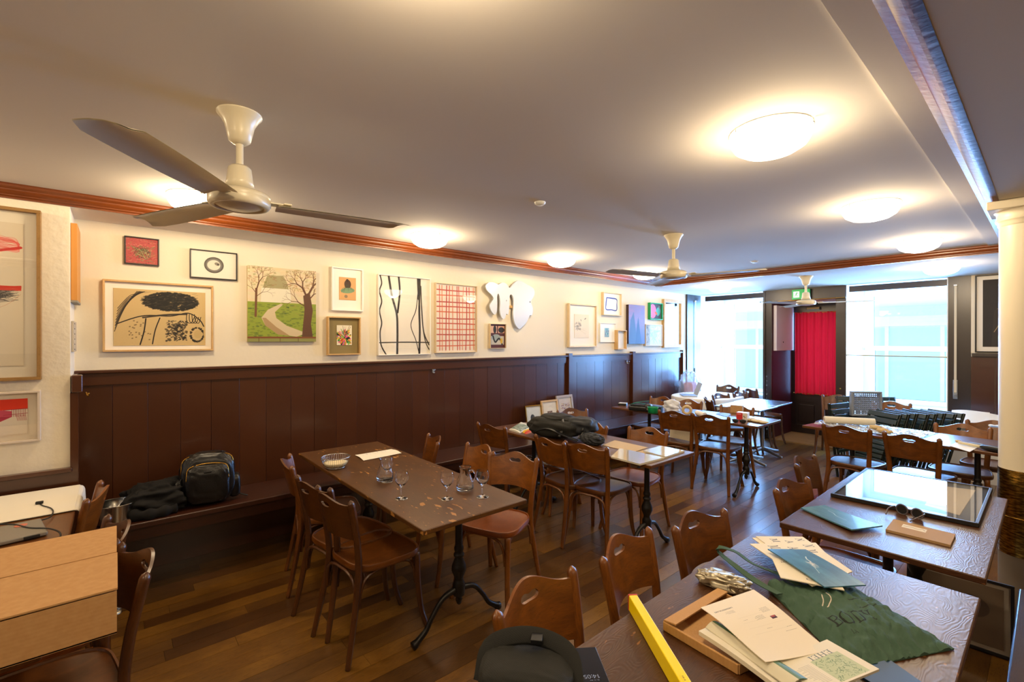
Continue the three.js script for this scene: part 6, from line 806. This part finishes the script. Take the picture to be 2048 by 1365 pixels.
// ------------------------------------------------------------------ wrapped table
{
  const wrap = P({ color: hex('#eef3f8'), transmission: 0.7, roughness: 0.18, thickness: 0 });
  laid('plastic_wrap', 'crumpled clear plastic sheeting spread over the table end', 'plastic', sheet([V(-1.56, T + 0.001, -5.34), V(-0.76, T + 0.001, -5.24), V(-0.70, T + 0.001, -5.76), V(-1.50, T + 0.001, -5.88)], 60, 40, (u, v) => 0.004 + 0.03 * Math.abs(fbm(u * 6, v * 5, 4)) + 0.03 * Math.max(0, 0.5 - u), 0.002), wrap);
  const r = thing('paper_tube', 'thick cream paper roll lying on the plastic sheeting', 'roll', [-1.32, T + 0.02, -5.56], 0.5); part(r, 'roll', mv(new THREE.CylinderGeometry(0.035, 0.035, 0.42, 24), 0, 0.04, 0, 0, 0, Math.PI / 2), S({ color: hex('#e4dcc6'), roughness: 0.7 })); part(r, 'core', mv(new THREE.CylinderGeometry(0.014, 0.014, 0.424, 16), 0, 0.04, 0, 0, 0, Math.PI / 2), card);
  for (const [x, y, tn] of [[1752, 860, 0.3], [1766, 866, -0.5]]) { const g = thing('cotton_glove', 'tan cotton glove crumpled on the wrapped table edge', 'glove', tp(x, y, 0.012), tn, 'gloves on the wrapped table'); part(g, 'palm', mv(lump(0.05, 0.022, 0.035, 0.9, (q) => 1 + 0.2 * n3(q.x * 3, q.y * 3, q.z * 3), 28), 0, 0.02, 0), S({ color: hex('#cdb383'), roughness: 0.9 })); for (let k = 0; k < 4; k++) part(g, 'finger', tube([[0.03, 0.018, -0.02 + k * 0.014], [0.06, 0.022, -0.024 + k * 0.016], [0.072, 0.01, -0.026 + k * 0.017]], 0.008, 8, 6), S({ color: hex('#c7ad7c'), roughness: 0.9 })); }
  const k = thing('hand_tool', 'hand saw with a cream grip and dark blade case near the column', 'tool', [-0.33, T, -5.2], -0.5); part(k, 'grip', rb(0.16, 0.022, 0.026, 0.009, -0.12, 0.02, 0), S({ color: hex('#d9cda9'), roughness: 0.5 })); part(k, 'body', mv(lump(0.1, 0.022, 0.035, 0.7, null, 24), 0.06, 0.023, 0.01), blackPlastic);
  laid('white_card', 'white card with small packets near the hand tool', 'card', sheet([tp(1900, 893), tp(1940, 905), tp(1962, 893), tp(1912, 886)], 3, 3, null, 0.003), paperWhite);
  const bx2 = thing('blade_box', 'small dark blade box on the white card', 'box', tp(1952, 892, 0.004), -0.2); part(bx2, 'box', rb(0.09, 0.016, 0.05, 0.003, 0, 0.009, 0), blackPlastic); part(bx2, 'lid', rb(0.08, 0.003, 0.04, 0.001, 0, 0.0185, 0), S({ color: hex('#7f90a8'), roughness: 0.4 }));
  const cr = thing('cork_piece', 'crumbled tan cork piece on the wrapped table', 'cork', tp(1918, 886)); part(cr, 'cork', mv(lump(0.022, 0.01, 0.016, 0.9, (q) => 1 + 0.3 * n3(q.x * 3, q.y * 3, q.z * 3), 20), 0, 0.01, 0), S({ color: hex('#d6b67a'), roughness: 0.9 }));
}
// white papers and shelf below the etching
{
  const t = thing('white_sideboard', 'low white ledge piled with paper beneath the etching', 'ledge', [-0.35, 0, -7.6]); part(t, 'top', rb(1.0, 0.03, 0.42, 0.004, 0, 0.615, 0), whiteGloss); part(t, 'body', bx(-0.47, 0.47, 0, 0.60, -0.18, 0.18), white);
  for (const [x, tn, lab] of [[-0.62, 0.1, 'large white paper leaning over the low white ledge'], [-0.45, -0.25, 'second white paper curled on the low white ledge']]) laid('paper_leaf', lab, 'paper', sheet([V(x - 0.17, 0.635, -7.48), V(x + 0.17, 0.635, -7.46), V(x + 0.15, 0.78 + tn * 0.1, -7.68), V(x - 0.17, 0.75, -7.68)], 8, 8, (u, v) => 0.02 * Math.sin(u * 3 + v), 0.002), paperWhite);
}
// ------------------------------------------------------------------ folding garden chairs
{
  const sm = P({ color: hex('#22322d'), roughness: 0.3, clearcoat: 0.4, clearcoatRoughness: 0.2 }), fm = P({ color: hex('#101a17'), roughness: 0.35, clearcoat: 0.3, clearcoatRoughness: 0.25 });
  const slat = rb(0.38, 0.055, 0.014, 0.004, 0, 0, 0), slat2 = rb(0.38, 0.035, 0.014, 0.004, 0, 0, 0), rail = rb(0.024, 0.86, 0.022, 0.005, 0, 0.43, 0, 1), rail2 = rb(0.022, 0.74, 0.02, 0.005, 0, 0.37, 0, 1), bolt = mv(new THREE.CylinderGeometry(0.006, 0.006, 0.03, 8), 0, 0, 0, 0, 0, Math.PI / 2), bar = rb(0.36, 0.016, 0.016, 0.003, 0, 0, 0);
  const fold = (x, z, turn, lean, lab, grp, y = 0) => {
    const t = thing('folding_chair', lab, 'folding chair', [x, y, z], turn, grp); t.rotation.order = 'YXZ'; t.rotation.x = lean;
    for (const s of [-1, 1]) { const r = part(t, 'back_rail', rail, fm); r.position.x = s * 0.19; const q = part(t, 'leg', rail2, fm); q.position.set(s * 0.165, 0, 0.026); const b = part(t, 'bolt', bolt, chrome); b.position.set(s * 0.18, 0.42, 0.014); }
    for (const [yy, dz] of [[0.825, 0.018], [0.755, 0.018], [0.69, 0.018]]) { const m = part(t, 'back_slat', slat, sm); m.position.set(0, yy, dz); }
    for (let k = 0; k < 5; k++) { const m = part(t, 'seat_slat', slat2, sm); m.position.set(0, 0.30 + k * 0.05, 0.045); }
    const c = part(t, 'cross_bar', bar, fm); c.position.set(0, 0.12, 0.0);
  };
  const l = 'black slatted folding chair leaning in the row beside the wrapped table', g = 'folding chairs leaning in a row';
  for (let k = 0; k < 8; k++) fold(-1.40 + k * 0.064, -6.34 - k * 0.085, -0.62, -0.36 + 0.015 * (k % 3), l, g);
  const l2 = 'black slatted folding chair stacked against the window niche', g2 = 'folding chairs stacked at the window';
  for (let k = 0; k < 5; k++) fold(-1.70 + k * 0.055, -7.62 - k * 0.07, 0.5, -0.28 + 0.01 * (k % 2), l2, g2);
  fold(-1.60, -6.66, 1.32, -0.12, 'black slatted folding chair standing beside the grey perforated crate');
}
// perforated crate
{
  const t = thing('perforated_crate', 'grey perforated plastic crate standing on edge among folding chairs', 'crate', [-1.46, 0.70, -6.85], 0.75); const m = S({ color: hex('#8f97a2'), roughness: 0.5 }), g = [];
  const W = 0.34, H2 = 0.30, D = 0.06; part(t, 'rim', [rb(W, 0.025, D, 0.01, 0, 0.0125, 0), rb(W, 0.025, D, 0.01, 0, H2 - 0.0125, 0), rb(0.025, H2 - 0.04, D, 0.01, -W / 2 + 0.0125, H2 / 2, 0), rb(0.025, H2 - 0.04, D, 0.01, W / 2 - 0.0125, H2 / 2, 0)], m);
  for (let k = 1; k < 13; k++) g.push(B(-W / 2 + 0.02, W / 2 - 0.02, k * H2 / 13 - 0.005, k * H2 / 13 + 0.005, -0.006, 0.004)); for (let k = 1; k < 16; k++) g.push(B(-W / 2 + k * W / 16 - 0.004, -W / 2 + k * W / 16 + 0.004, 0.02, H2 - 0.02, -0.005, 0.003)); part(t, 'grid', g, m); part(t, 'stand', [rb(0.24, 0.698, 0.2, 0.01, 0, -0.35, 0)], black);
}
renderer.render(scene, camera);
